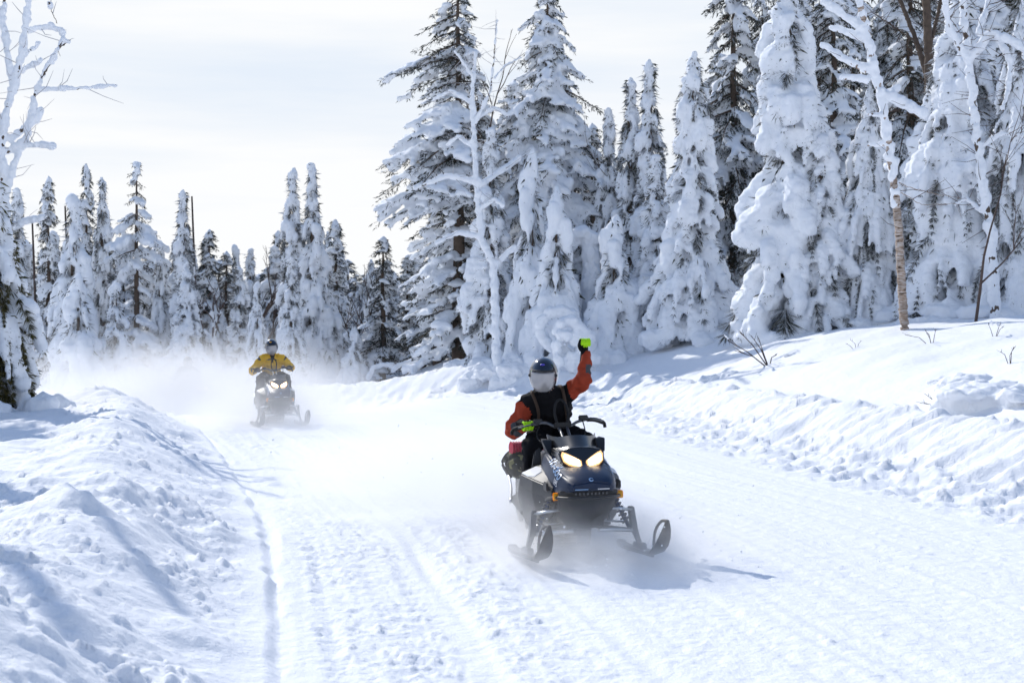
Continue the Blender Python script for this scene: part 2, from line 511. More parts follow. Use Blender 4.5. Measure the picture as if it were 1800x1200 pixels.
def build_ground():
    rows = list(np.exp(np.arange(math.log(4.2), math.log(72), 0.0041)))
    rows = [-60, -30, -15, -6, -1, 2, 3.2, 3.8] + rows + [76, 82, 92, 110, 150, 220, 340, 560]
    cols_core = np.linspace(-1, 1, 660)
    Y = np.array(rows)
    X = []
    for yv in Y:
        hw = 0.43 * max(yv, 3.5) + 0.5
        core = cols_core * hw
        ext = hw + np.array([0.15, 0.4, 0.8, 1.5, 2.5, 4, 7, 12, 20, 40, 80, 160, 320, 560.])
        X.append(np.r_[-ext[::-1], core, ext])
    X = np.array(X)
    nr, nc = X.shape
    YY = np.repeat(Y[:, None], nc, 1)
    z, dl, dr = terrain(X.ravel(), YY.ravel(), True)
    V = np.stack([X.ravel(), YY.ravel(), z], 1)
    i = np.arange(nr * nc).reshape(nr, nc)
    Fc = np.stack([i[:-1, :-1], i[:-1, 1:], i[1:, 1:], i[1:, :-1]], -1).reshape(-1, 4)
    fdl = dl[Fc].mean(1); fdr = dr[Fc].mean(1)
    kinds = [('snow_trail', (fdl <= 0) & (fdr <= 0), 'groomed snow trail with ski tracks curving away to the forest'),
             ('snowbank_left', (fdl > 0) & (fdl < 3.2), None), ('snowbank_right', (fdl <= 0) & (fdr > 0) & (fdr < 2.0), None),
             ('snow_ground', ((fdl >= 3.2) | ((fdl <= 0) & (fdr >= 2.0))), None)]
    for name, sel, lab in kinds:
        ff = Fc[sel]
        u, inv = np.unique(ff, return_inverse=True)
        o = obj(name, mesh_np(name, V[u], inv.reshape(-1, 4)), SNOW)
        tag(o, kind='structure')
build_ground()
# ------------------------------------------------------------------ snow-laden trees
def bez(p0, p1, p2, t):
    return tuple((1 - t) ** 2 * a + 2 * t * (1 - t) * b + t * t * c for a, b, c in zip(p0, p1, p2))
def trunk_mesh(name, H, r0, lean=(0, 0), seed=0, sides=8, wob=0.05, base=-0.4):
    rg = random.Random(seed)
    tb = Tubes(sides)
    pts, rad = [], []
    n = max(5, int(H / 0.6))
    for i in range(n + 1):
        t = i / n
        pts.append((lean[0] * t + rg.uniform(-wob, wob) * t, lean[1] * t + rg.uniform(-wob, wob) * t, base + (H - base) * t))
        rad.append(r0 * (1 - t) ** 0.85 + 0.012)
    tb.add(pts, rad)
    return tb.mesh(name)
def ghost(seed, H, Rb, gap=0.10, power=0.75, lump=0.28, twig=12, voxel=0.048, lean=(0, 0), top=None, needles=None, fat=1.0, hang=1.0, skirt=True, amp=0.07):
    """A spruce almost wholly packed in snow: shingled hanging lobes with needle tips showing between them."""
    rg = random.Random(seed)
    B = Blobs(); N = Blades()
    def axis(z):
        t = max(0, z / H)
        return lean[0] * t ** 1.5, lean[1] * t ** 1.5
    def prof(z):
        t = max(0.0, (H - z) / H)
        m = 1 + lump * math.sin(z * 2.1 + seed) * math.sin(z * 0.83 + seed * 1.7)
        return Rb * (t ** power) * m
    z = H * 0.98
    lev = 0
    while z > 0.12:
        Rz = max(0.10, prof(z))
        nl = max(3, int(2 * math.pi * Rz / (0.47 * fat)))
        off = rg.random() * 6.28
        ax, ay = axis(z)
        for k in range(nl):
            a = off + (k + rg.uniform(-0.3, 0.3)) / nl * 6.283
            ca, sa = math.cos(a), math.sin(a)
            r = Rz * rg.uniform(0.72, 1.10)
            dr = rg.uniform(0.40, 1.15) * (0.22 + 0.55 * min(Rz, 1.4)) * hang
            rad = rg.choice((0.08, 0.095, 0.11, 0.13, 0.155, 0.20)) * rg.uniform(0.85, 1.15) * (0.55 + 0.5 * min(1.3, Rz)) * fat
            zz = z + rg.uniform(-0.12, 0.12)
            p0 = (ax + 0.2 * r * ca, ay + 0.2 * r * sa, zz + 0.12)
            p1 = (ax + 0.85 * r * ca, ay + 0.85 * r * sa, zz + 0.12)
            p2 = (ax + r * ca, ay + r * sa, max(0.0, zz - dr))
            bare = rg.random() < gap
            n = 3 + int(dr / (rad * 0.8))
            for i in range(n):
                t = (i + 0.6) / n
                p = bez(p0, p1, p2, t)
                rr = rad * (0.72 + 0.45 * math.sin(3.0 * t ** 0.8)) * rg.uniform(0.8, 1.15)
                if not bare:
                    B.add(p, (rr, rr, rr * rg.uniform(0.95, 1.3)))
                if t > 0.35:
                    for _ in range(int(twig * (2.4 if bare else 1))):
                        d = (ca * rg.uniform(0.0, 1.0) + rg.uniform(-0.55, 0.55), sa * rg.uniform(0.0, 1.0) + rg.uniform(-0.55, 0.55), rg.uniform(-1.3, -0.1))
                        q = (p[0], p[1], p[2] - 0.2 * rr)
                        N.add(q, d, rr * rg.uniform(0.95, 1.38) + 0.02, rg.uniform(0.005, 0.012))
        # dark inner foliage filling the crevices
        for _ in range(int(30 + 110 * Rz)):
            a = rg.random() * 6.28; r = Rz * rg.uniform(0.1, 0.75)
            N.add((ax + r * math.cos(a), ay + r * math.sin(a), z + rg.uniform(-0.2, 0.2)),
                  (math.cos(a) * 0.6, math.sin(a) * 0.6, rg.uniform(-1.1, 0.1)), rg.uniform(0.12, 0.30), rg.uniform(0.010, 0.026))
        z -= rg.uniform(0.20, 0.32) * (0.75 + 0.35 * min(1.3, Rz)) * fat
        lev += 1
    ax, ay = axis(H)
    zt = H * 0.93
    rt = (top or 0.13)
    while zt < H:
        a0, b0 = axis(zt)
        B.add((a0 + rg.uniform(-0.05, 0.05), b0 + rg.uniform(-0.05, 0.05), zt), rt * rg.uniform(0.75, 1.2))
        zt += rt * 1.1
    if skirt:
        for k in range(int(9 * Rb) + 5):
            a = rg.random() * 6.28; r = Rb * rg.uniform(0.55, 1.1)
            B.add((r * math.cos(a), r * math.sin(a), rg.uniform(-0.1, 0.12)), (rg.uniform(0.25, 0.5), rg.uniform(0.25, 0.5), rg.uniform(0.18, 0.32)))
    me = B.merged('tree_snow_load', voxel, amp, seed, 1, 0.034, 2.4, 7.5)
    return {'snow': me, 'crown': N.mesh('tree_crown', seed), 'trunk': trunk_mesh('tree_trunk', H * 0.95, 0.05 + 0.016 * H, lean, seed), 'needles': needles or NEEDLE, 'H': H, 'R': Rb}
def spruce(seed, H, Rb, snow=0.6, power=0.9, z0=0.5, step=0.30, droop=0.45, needles=None, voxel=0.055, lean=(0, 0), pad=1.0, dense=1.0, ragged=0.25, oneside=None, shape=None):
    """An open spruce: whorls of drooping boughs with dark sprays below and pads of snow on top."""
    rg = random.Random(seed)
    B = Blobs(); N = Blades(); Wd = Tubes(4)
    z = H * 0.985
    while z > z0:
        t = (H - z) / H
        Rz = Rb * (t ** power) * (1 + ragged * math.sin(z * 1.7 + seed)) + 0.08
        if shape is not None:
            Rz = float(np.interp(t, [q[0] for q in shape], [q[1] for q in shape])) * rg.uniform(0.8, 1.15)
        nb = int(4 + min(4, Rz * 3))
        off = rg.random() * 6.28
        ax, ay = lean[0] * (z / H), lean[1] * (z / H)
        for k in range(nb):
            a = off + (k + rg.uniform(-0.35, 0.35)) / nb * 6.283
            ca, sa = math.cos(a), math.sin(a)
            r = Rz * rg.uniform(0.6, 1.2)
            if oneside is not None:
                r *= 1 + 0.5 * math.cos(a - oneside)
            if rg.random() < 0.06: continue
            dr = r * droop * rg.uniform(0.6, 1.3)
            zz = z + rg.uniform(-0.1, 0.1)
            p0 = (ax, ay, zz)
            p1 = (ax + 0.5 * r * ca, ay + 0.5 * r * sa, zz - dr * 0.25)
            p2 = (ax + r * ca, ay + r * sa, zz - dr)
            Wd.add([p0, bez(p0, p1, p2, 0.5), p2], [0.012 + 0.012 * r, 0.01 + 0.006 * r, 0.005], cap=False)
            loaded = rg.random() < snow
            m = max(3, int(r / 0.13))
            sx, sy = -sa, ca
            for i in range(m):
                tt = (i + 0.8) / m
                p = bez(p0, p1, p2, tt)
                if loaded and rg.random() < 0.8:
                    B.add((p[0], p[1], p[2] + 0.03), (0.045 + 0.035 * min(1.6, r)) * rg.uniform(0.7, 1.25) * pad)
                for s in (-1, 1):
                    lb = (0.09 + 0.30 * r * (1.05 - 0.75 * tt)) * rg.uniform(0.6, 1.3)
                    f, g, h = rg.uniform(0.45, 0.95), rg.uniform(0.5, 0.95) * s, rg.uniform(-0.75, -0.05) - 0.2 * droop
                    d = (ca * f + sx * g, sa * f + sy * g, h)
                    nbl = int((5 + lb * 22) * dense)
                    for q in range(nbl):
                        v = rg.random()
                        o = (p[0] + d[0] * lb * v, p[1] + d[1] * lb * v, p[2] + d[2] * lb * v)
                        N.add(o, (d[0] + rg.uniform(-.8, .8), d[1] + rg.uniform(-.8, .8), d[2] + rg.uniform(-.8, .45)), rg.uniform(0.07, 0.17), rg.uniform(0.006, 0.017))
                    if loaded and rg.random() < 0.72:
                        w2 = (0.035 + 0.11 * lb) * rg.uniform(0.7, 1.35) * pad
                        for v in (0.3, 0.62, 0.92)[:(3 if lb > 0.18 else 2)]:
                            B.add((p[0] + d[0] * lb * v, p[1] + d[1] * lb * v, p[2] + d[2] * lb * v + 0.035), (w2 * rg.uniform(.8, 1.2), w2 * rg.uniform(.8, 1.2), w2 * rg.uniform(0.7, 1.25)))
        z -= step * rg.uniform(0.7, 1.2) * (0.55 + 0.45 * min(1, t * 3))
    for k in range(5):
        B.add((lean[0] + rg.uniform(-.04, .04), lean[1] + rg.uniform(-.04, .04), H - k * 0.13), 0.06 + 0.012 * k)
    if not B.c: B.add((0, 0, H), 0.08)
    me = B.merged('tree_snow_load', voxel, 0.05, seed, 0, 0.02)
    # trunk and boughs are one woody piece
    Wd2 = Tubes(8)
    n = int(H / 0.7)
    Wd2.add([(lean[0] * i / n + rg.uniform(-.03, .03), lean[1] * i / n, -0.4 + (H + 0.4) * i / n) for i in range(n + 1)], [(0.05 + 0.012 * H) * (1 - i / n) ** 0.8 + 0.012 for i in range(n + 1)])
    base = len(Wd2.v)
    Wd2.v += Wd.v; Wd2.f += [tuple(x + base for x in f) for f in Wd.f]
    return {'snow': me, 'crown': N.mesh('tree_crown', seed), 'trunk': Wd2.mesh('tree_trunk'), 'needles': needles or NEEDLE_DARK, 'H': H, 'R': Rb}
def put(name, p, x, y, H, Wd, rz, label, cat='tree', group=None, z=None, lean=(0, 0)):
    """One tree: an Empty at its foot with trunk, crown and snow_load."""
    e = empty(name, (x, y, (gz(x, y) if z is None else z) - 0.03), rz)
    e.rotation_euler = (lean[0], lean[1], rz)
    s = H / p['H']; w = Wd / p['R']
    e.scale = (w, w, s)
    tag(e, label, cat, group)
    if p.get('trunk'): obj('trunk', p['trunk'], None, e)
    if p.get('crown'): obj('crown', p['crown'], None, e)
    if p.get('snow'): obj('snow_load', p['snow'], None, e)
    return e
def fin(p):
    for k, m in (('snow', SNOW_TREE), ('crown', p.get('needles')), ('trunk', p.get('bark', BARK))):
        if p.get(k) and not p[k].materials:
            p[k].materials.append(m)
    return p
def px(u, Y):
    return (u - 900.0) / F * Y
def place(name, p, u, top, Y, wpx, label, rz=0.0, cat='tree', group=None, lean=(0, 0), name_h=None):
    """Tree whose tip stands at photo column u and row top when it is Y metres away; wpx = its radius in photo pixels."""
    x = px(u, Y)
    z0 = gz(x, Y)
    H = CAM_H - (top - 575.0) / F * Y - z0
    return put(name, p, x, Y, H, wpx / F * Y, rz, label, cat, group, lean=lean)

import time as _t
_t0 = _t.time()
GA = fin(ghost(11, 7.0, 1.15, power=0.66, gap=0.10))                       # tall packed cone
GB = fin(ghost(12, 7.6, 1.0, power=0.42, gap=0.17, hang=1.25, fat=1.3, lump=0.32, voxel=0.055, twig=14))     # broad column with long lobes
GC = fin(ghost(13, 6.2, 0.78, power=0.6, lump=0.35, gap=0.09))             # slim lumpy column
GD = fin(ghost(14, 3.1, 0.95, power=0.8, lump=0.4, gap=0.02, fat=1.25, twig=5, voxel=0.045, top=0.17))   # small snowman-like cone
GE = fin(ghost(15, 4.4, 1.05, power=0.8, gap=0.05, lump=0.2, fat=1.1, twig=9))     # wide cone
GF = fin(ghost(16, 7.4, 1.3, power=0.6, gap=0.34, hang=1.8, fat=0.85, twig=9, amp=0.05, voxel=0.055))     # shaggy hanging spruce
GG = fin(ghost(17, 6.4, 0.7, power=0.7, lump=0.45, gap=0.12, fat=0.95, top=0.15))
SA = fin(spruce(21, 11.2, 2.1, snow=0.62, pad=1.2, step=0.36, droop=0.55, voxel=0.06, oneside=math.pi, shape=[(0, .1), (.1, .55), (.22, .95), (.3, .8), (.36, 1.3), (.46, 1.6), (.53, 1.5), (.58, .8), (.7, .95), (.85, 1.0), (1, .9)]))
SB = fin(spruce(22, 10.6, 2.0, snow=0.8, pad=1.2, droop=0.75, voxel=0.068, shape=[(0, .15), (.08, .6), (.2, 1.0), (.34, 1.5), (.48, 1.75), (.62, 1.6), (.8, 1.5), (1, 1.4)]))
SC = fin(spruce(23, 6.6, 0.95, snow=0.8, power=0.8, droop=0.6, step=0.24, voxel=0.07))
SD = fin(spruce(24, 5.4, 1.0, snow=0.6, power=0.8, droop=0.5, step=0.26, voxel=0.07))
SE = fin(spruce(25, 7.2, 1.35, snow=0.55, power=0.6, droop=0.35, step=0.5, pad=1.5, dense=0.55, voxel=0.07, ragged=0.4))
SF = fin(spruce(26, 9.0, 2.0, snow=0.5, power=0.7, droop=0.55, step=0.33, voxel=0.08))
print('protos', _t.time() - _t0, sum(len(p['snow'].polygons) * 2 for p in (GA, GB, GC, GD, GE, GF, GG, SA, SB, SC, SD, SE, SF)))

SP, GH = 'spruce_tree', 'snow_covered_spruce'
# ---- right-hand stand
place(SP, SA, 806, -45, 43, 150, 'tallest open spruce left of the stand, its lower boughs sweeping out over the gap', 0.0)
place(SP, SB, 962, -30, 43, 115, 'tall dense spruce with its tip cut by the top edge, behind the front rider', 1.2)
place(SP, SC, 768, 300, 46, 60, 'half-height dark spruce under the boughs of the tallest open spruce', 2.2)
place(GH, GD, 935, 285, 39.5, 64, 'snow-packed cone with slim tip in front of the tall dense spruce', 0.3)
place(GH, GD, 978, 345, 38.5, 70, 'broad snow-packed cone nearest behind the arched snow mounds', 2.0)
place(GH, GC, 862, 230, 41, 55, 'snow-packed spruce behind the white rimed birch', 2.4)
place(GH, GD, 1081, 392, 38, 72, 'small snowman-shaped snow cone just behind the raised fist', 0.9)
place(GH, GC, 1070, 195, 42, 42, 'slim snow column between the tall dense spruce and the twin columns', 1.7)
place(GH, GG, 1108, 142, 41, 46, 'left one of the twin snow columns with knobbly tips', 0.2)
place(GH, GG, 1142, 112, 40.5, 50, 'right one of the twin snow columns with knobbly tips', 3.0)
place(GH, GC, 1152, 275, 38.5, 50, 'shorter snow column in front of the twin columns', 4.4)
place(GH, GA, 1219, 98, 37, 82, 'wide snow-packed cone with a knob on its tip, left of the dark boughs', 0.0)
place(SP, SF, 1290, -160, 44, 110, 'dark spruce with heavy boughs rising between two packed snow columns', 0.4)
place(GH, GB, 1385, -20, 34, 92, 'massive snow column with stacked hanging lobes beside the domed one', 0.5)
place(GH, GB, 1442, 205, 33.5, 62, 'domed snow column leaning on the massive one', 2.6)
place(SP, SF, 1465, -120, 41, 120, 'dark needled spruce in shade behind the domed snow column', 3.3)
place(GH, GF, 1530, 130, 33.5, 72, 'shaggy spruce with frosted hanging boughs left of the leaning birch', 1.1)
place(GH, GF, 1690, -60, 32, 125, 'big shaggy spruce with drooping green-tinged boughs right of the leaning birch', 2.7)
place(GH, GF, 1800, -90, 30.5, 95, 'snow-draped spruce cut by the right edge of the view', 4.0)
place(SP, SF, 1600, -200, 42, 130, 'dark spruce high behind the leaning birch', 5.0)
place(SP, SB, 1740, -250, 43, 140, 'tall spruce at the back of the right corner', 2.0)
place(SP, SF, 1380, -60, 47, 120, 'back-row spruce glimpsed above the massive snow column', 1.4)
place(SP, SC, 1040, 215, 47, 60, 'slender spruce peeping out behind the slim snow column', 0.2)
# ---- far stand on the left
place(SP, SC, 85, 308, 50, 38, 'slim pointed spruce nearest the rimed birch in the far stand', 0.3)
place(SP, SC, 152, 286, 52, 34, 'narrow spire behind the big pale snow cone of the far stand', 2.0)
place(GH, GE, 128, 352, 49, 66, 'big pale snow cone left in the far stand', 1.0)
place(GH, GD, 138, 492, 46, 60, 'rounded snow dome in front of the big pale cone', 0.1)
place(GH, GG, 180, 316, 51, 30, 'thin knobbly snow spire beside the open clumpy spruce', 1.6)
place(SP, SE, 240, 285, 50, 58, 'open spruce with dark bare trunk and separate snow clumps', 2.2)
place(GH, GE, 204, 502, 47, 52, 'low snow cone under the open clumpy spruce', 2.9)
place(GH, GG, 322, 338, 50, 36, 'knobbly snow spire above the drifting powder', 3.4)
place(GH, GA, 328, 462, 48, 42, 'stout lumpy snow tree above the drifting powder', 0.7)
place(SP, SD, 368, 402, 53, 46, 'dark spruce behind the stout lumpy snow tree', 0.5)
place(SP, SD, 398, 440, 54, 40, 'shorter dark spruce left of the bare far tree', 3.5)
place(GH, GE, 452, 500, 47, 30, 'slim snow cone directly behind the yellow rider', 4.0)
place(SP, SD, 488, 404, 53, 36, 'dark spruce just left of the pair of tall spires', 1.9)
place(GH, GG, 514, 300, 49, 38, 'left spire of the tall pair above the yellow rider', 5.0)
place(GH, GC, 549, 291, 49, 44, 'right spire of the tall pair above the yellow rider', 0.4)
place(GH, GC, 512, 455, 47, 30, 'narrow snow column at the foot of the tall pair', 2.4)
place(SP, SC, 590, 384, 51, 44, 'dark pointed spruce right of the tall pair of spires', 1.3)
place(GH, GD, 622, 578, 47, 34, 'smallest snow cone standing alone at the bend of the trail', 3.0)
place(SP, SD, 673, 414, 48, 52, 'open dark-trunked spruce at the bend of the trail', 2.7)
place(SP, SC, 716, 446, 50, 40, 'pale spruce between the bend and the tallest spruce', 4.2)
place(SP, SD, 745, 480, 47, 36, 'low spruce at the edge of the right stand', 1.1)
place(GH, GE, 282, 430, 50.5, 44, 'pale snow cone right of the open clumpy spruce', 1.9)
place(GH, GG, 420, 470, 49.5, 32, 'thin snow spire left of the slim cone behind the yellow rider', 0.8)
place(GH, GE, 575, 470, 49, 46, 'snow cone right of the tall pair, half hidden by powder', 3.7)
place(GH, GC, 30, 335, 52, 40, 'snow column half hidden behind the rimed birch', 2.1)
rb = random.Random(5)
k = 0
for i, u in enumerate(range(5, 775, 24)):
    uu = u + rb.uniform(-9, 9)
    place(GH, (GG, GC, GA, GE)[rb.randrange(4)], uu, rb.uniform(405, 475) + (30 if 380 < uu < 480 or uu > 620 else 0), rb.uniform(52, 55.5), rb.uniform(32, 48), 'snow-caked spruce in the closed middle row of the far stand', rb.uniform(0, 6), group='middle row of the far stand')
for u, top in ((-60, 380), (45, 420), (110, 430), (165, 440), (205, 420), (262, 430), (290, 455), (345, 470), (420, 500), (440, 485), (470, 470), (535, 460), (565, 440), (612, 455), (640, 480), (660, 470), (700, 490), (735, 470), (780, 420), (-120, 360), (20, 440), (75, 455), (135, 450), (185, 455), (225, 445), (245, 465), (310, 440), (330, 450), (385, 455), (405, 480), (455, 480), (500, 450), (525, 470), (580, 465), (600, 470), (625, 480), (650, 490), (690, 475), (720, 485), (755, 460)):
    place(SP, (SC, SD, SF)[k % 3], u, top, rb.uniform(55, 63), rb.uniform(40, 58), 'dim spruce in the back row of the far stand', rb.uniform(0, 6), group='back row of the far stand')
    k += 1
for u, top in ((840, 120), (905, 140), (1010, 260), (1110, 320), (1190, 300), (1262, 90), (1340, -40), (1400, -90), (1500, -120), (1560, -60), (1660, -140), (1720, -60), (1790, -160), (1850, -60), (1440, 0)):
    place(SP, (SF, SB)[k % 2], u, top, rb.uniform(48, 54), rb.uniform(80, 110), 'dim spruce in the back row of the right-hand stand', rb.uniform(0, 6), group='back row of the right-hand stand')
    k += 1
# ------------------------------------------------------------------ rimed and bare broad-leaved trees, bent saplings, twigs
def pt(u, v, Y):
    return Vector(((u - 900.0) / F * Y, Y, CAM_H - (v - 575.0) / F * Y))
def densify(pts, step):
    out = [pts[0]]
    for a, b in zip(pts, pts[1:]):
        n = max(1, int((b - a).length / step))
        for i in range(1, n + 1):
            out.append(a.lerp(b, i / n))
    return out
def limb_tree(name, Y, limbs, label, cat, seed, bark, coat=1.6, voxel=0.035, twigs=0, snow_from=None, depth=0.35, amp=0.03, wrap=0.0, thick=1.0, twig_mat=TWIG):
    """A tree from its limbs: each (points in metres by photo column/row at distance Y, start radius, end radius, coat factor or None)."""
    rg = random.Random(seed)
    u0, v0 = limbs[0][0][0]
    base = pt(u0, v0, Y); base.z = gz(base.x, base.y)
    e = empty(name, base)
    tag(e, label, cat)
    B = Blobs(); Tk = Tubes(8); LB = []; Tw = Tubes(4)
    for k, (lp, r0, r1, cf) in enumerate(limbs):
        dy = 0 if k == 0 else rg.uniform(-depth, depth)
        r0 *= thick; r1 *= thick
        P = []
        for i, (u, v) in enumerate(lp):
            yy = Y + (dy * i / max(1, len(lp) - 1)) * (Y / 30.0) * 2
            P.append(pt(u, v, yy) - base)
        if k == 0: P[0].z = -0.35
        D = densify(P, min(0.10, max(0.03, 0.8 * (r0 + r1) / 2)))
        D = [p + Vector((rg.uniform(-1, 1), rg.uniform(-1, 1), rg.uniform(-1, 1))) * 0.012 for p in D]
        n = len(D)
        rad = [r0 + (r1 - r0) * i / (n - 1) for i in range(n)]
        if k == 0: Tk.add(D, rad)
        else:
            Br = Tubes(6); Br.add(D, rad); LB.append(Br)
        if cf:
            for i, p in enumerate(D):
                if snow_from is not None and k == 0 and p.z + base.z < snow_from + rg.uniform(-0.9, 0.9): continue
                if rg.random() < 0.06: continue
                rr = rad[i] * cf * rg.uniform(0.8, 1.2) + wrap * 0.02 + 0.012
                B.add((p.x + rg.uniform(-1, 1) * rr * 0.25, p.y + rg.uniform(-1, 1) * rr * 0.25, p.z + rad[i] * (0.6 - 0.45 * wrap)), (rr, rr, rr * 1.1))
        for _ in range(int(twigs * sum((b - a).length for a, b in zip(P, P[1:])))):
            p = rg.choice(D[n // 4:])
            d = Vector((rg.uniform(-1, 1), rg.uniform(-0.6, 0.6), rg.uniform(-0.3, 0.8))).normalized()
            l = rg.uniform(0.2, 0.75)
            Tw.add([p, p + d * l * 0.5 + Vector((0, 0, -0.02)), p + d * l + Vector((rg.uniform(-.1, .1), 0, rg.uniform(-0.12, 0.06)))], [0.009, 0.006, 0.003], cap=False)
    obj('trunk', Tk.mesh('birch_trunk'), bark, e)
    for Br in LB: obj('limb', Br.mesh('birch_limb'), bark, e)
    if Tw.v: tag(obj('twigs', Tw.mesh('birch_twigs'), twig_mat, e), kind='stuff')
    if B.c: obj('snow_load', B.merged('birch_snow', voxel, amp, seed, 1, amp * 0.6, 4, 12), SNOW_TREE, e)
    return e
limb_tree('rimed_birch', 25, [
    ([(2, 712), (0, 500), (7, 350), (31, 269), (49, 240), (63, 157), (84, 119), (101, 87), (120, 72)], 0.12, 0.03, 1.35),
    ([(7, 350), (2, 260), (10, 200), (24, 150), (38, 94), (45, 42), (49, 0), (55, -60)], 0.09, 0.04, 1.45),
    ([(45, 55), (91, 45), (112, 60)], 0.045, 0.03, 1.5), ([(100, 42), (91, 20), (88, 5)], 0.012, 0.01, None), ([(90, 14), (86, 6)], 0.03, 0.05, 1.5),
    ([(42, 98), (70, 75)], 0.035, 0.03, 1.5), ([(40, 124), (72, 108)], 0.03, 0.03, 1.5),
    ([(23, 148), (12, 87), (3, 31), (12, -30)], 0.06, 0.04, 1.5),
    ([(60, 158), (133, 156), (170, 153), (204, 150)], 0.03, 0.028, 1.3), ([(20, 244), (48, 222), (72, 198)], 0.08, 0.075, 1.4),
    ([(-10, 280), (35, 254), (91, 257)], 0.06, 0.055, 1.4), ([(-10, 402), (35, 392), (77, 383)], 0.06, 0.05, 1.5), ([(112, 62), (101, 90)], 0.03, 0.03, 1.4), ([(101, 87), (107, 100)], 0.008, 0.006, None)],
    'rimed birch with forked white limbs and one long level bough at the left edge', 'tree', 71, BARK, twigs=4.0, wrap=0.5, thick=0.52, voxel=0.024, amp=0.035, twig_mat=FROST_TWIG)
limb_tree('rimed_birch', 38, [
    ([(874, 575), (868, 469), (846, 421), (838, 330), (833, 240), (830, 160), (836, 95)], 0.16, 0.05, 1.25),
    ([(841, 322), (788, 309), (729, 330)], 0.09, 0.05, 1.3), ([(841, 327), (884, 298), (913, 277)], 0.09, 0.07, 1.3), ([(844, 416), (804, 410), (767, 426)], 0.08, 0.05, 1.3),
    ([(830, 181), (793, 160), (761, 176)], 0.06, 0.03, 1.3), ([(868, 469), (889, 448), (905, 434)], 0.08, 0.06, 1.3), ([(832, 226), (862, 160), (868, 107), (873, 37)], 0.05, 0.015, 0.8),
    ([(868, 138), (889, 115), (916, 101)], 0.03, 0.01, 1.1), ([(836, 260), (805, 240), (785, 255)], 0.06, 0.03, 1.4), ([(833, 140), (815, 110), (800, 90)], 0.04, 0.02, 1.3), ([(834, 210), (868, 190), (890, 200)], 0.05, 0.03, 1.4), ([(838, 370), (870, 350), (884, 362)], 0.06, 0.04, 1.4)],
    'white rimed birch skeleton with outstretched limbs before the two tallest spruces', 'tree', 72, BARK, twigs=7.0, voxel=0.035, wrap=0.8, thick=0.55, twig_mat=FROST_TWIG)
limb_tree('leaning_birch', 29, [
    ([(1592, 582), (1585, 500), (1580, 400), (1572, 325), (1562, 250), (1550, 175), (1532, 100), (1522, 50), (1510, 0), (1500, -60)], 0.125, 0.085, 1.25),
    ([(1522, 55), (1485, 30), (1445, 2)], 0.08, 0.05, 1.4), ([(1525, 75), (1490, 57), (1460, 50)], 0.07, 0.05, 1.4), ([(1524, 125), (1480, 102), (1445, 78)], 0.08, 0.04, 1.4),
    ([(1524, 142), (1482, 137)], 0.06, 0.05, 1.4), ([(1560, 170), (1595, 185), (1625, 202)], 0.11, 0.10, 1.35), ([(1562, 255), (1525, 256)], 0.04, 0.02, 1.7), ([(1556, 205), (1526, 200)], 0.04, 0.03, 1.7),
    ([(1552, 170), (1580, 155)], 0.05, 0.05, 1.7), ([(1572, 318), (1600, 330), (1650, 342), (1700, 350)], 0.014, 0.006, None), ([(1570, 330), (1620, 360), (1680, 358), (1690, 380)], 0.012, 0.005, None), ([(1572, 300), (1556, 290)], 0.04, 0.03, 1.7)],
    'slim leaning birch with bare tan lower trunk, its top thick with snow', 'tree', 73, BIRCH, twigs=1.5, snow_from=CAM_H + (575 - 330) / F * 29, voxel=0.032, wrap=0.35, thick=0.72)
limb_tree('rimed_birch', 29.5, [
    ([(1752, 560), (1742, 420), (1718, 250), (1703, 110), (1692, 0), (1684, -60)], 0.15, 0.08, 1.2),
    ([(1704, 106), (1740, 60), (1770, 70), (1815, 92)], 0.08, 0.07, 1.5), ([(1750, 62), (1778, 110), (1772, 160), (1762, 195)], 0.05, 0.03, 1.7), ([(1703, 112), (1668, 50), (1658, -20)], 0.07, 0.05, 1.4),
    ([(1720, 60), (1735, 10), (1740, -40)], 0.05, 0.04, 1.5), ([(1800, 85), (1815, 150)], 0.05, 0.04, 1.6), ([(1720, 260), (1760, 235), (1800, 240)], 0.05, 0.03, 1.4), ([(1735, 380), (1700, 350), (1680, 360)], 0.04, 0.02, 1.6)],
    'snow-hung birch with tan trunk standing in the right-hand corner', 'tree', 74, BARK, twigs=9, voxel=0.032, wrap=0.5, thick=0.62)
limb_tree('bare_birch', 34, [
    ([(1640, 560), (1636, 300), (1632, 100), (1626, -60)], 0.13, 0.09, None), ([(1634, 150), (1610, 70), (1578, -10)], 0.07, 0.05, None), ([(1633, 90), (1650, 20), (1662, -40)], 0.05, 0.04, None),
    ([(1612, 75), (1560, 40), (1530, 20)], 0.02, 0.008, None), ([(1633, 220), (1590, 190), (1555, 200)], 0.02, 0.008, None)],
    'bare brown birch high between the leaning birch and the shaggy spruce', 'tree', 75, BARK, twigs=9, depth=0.8)
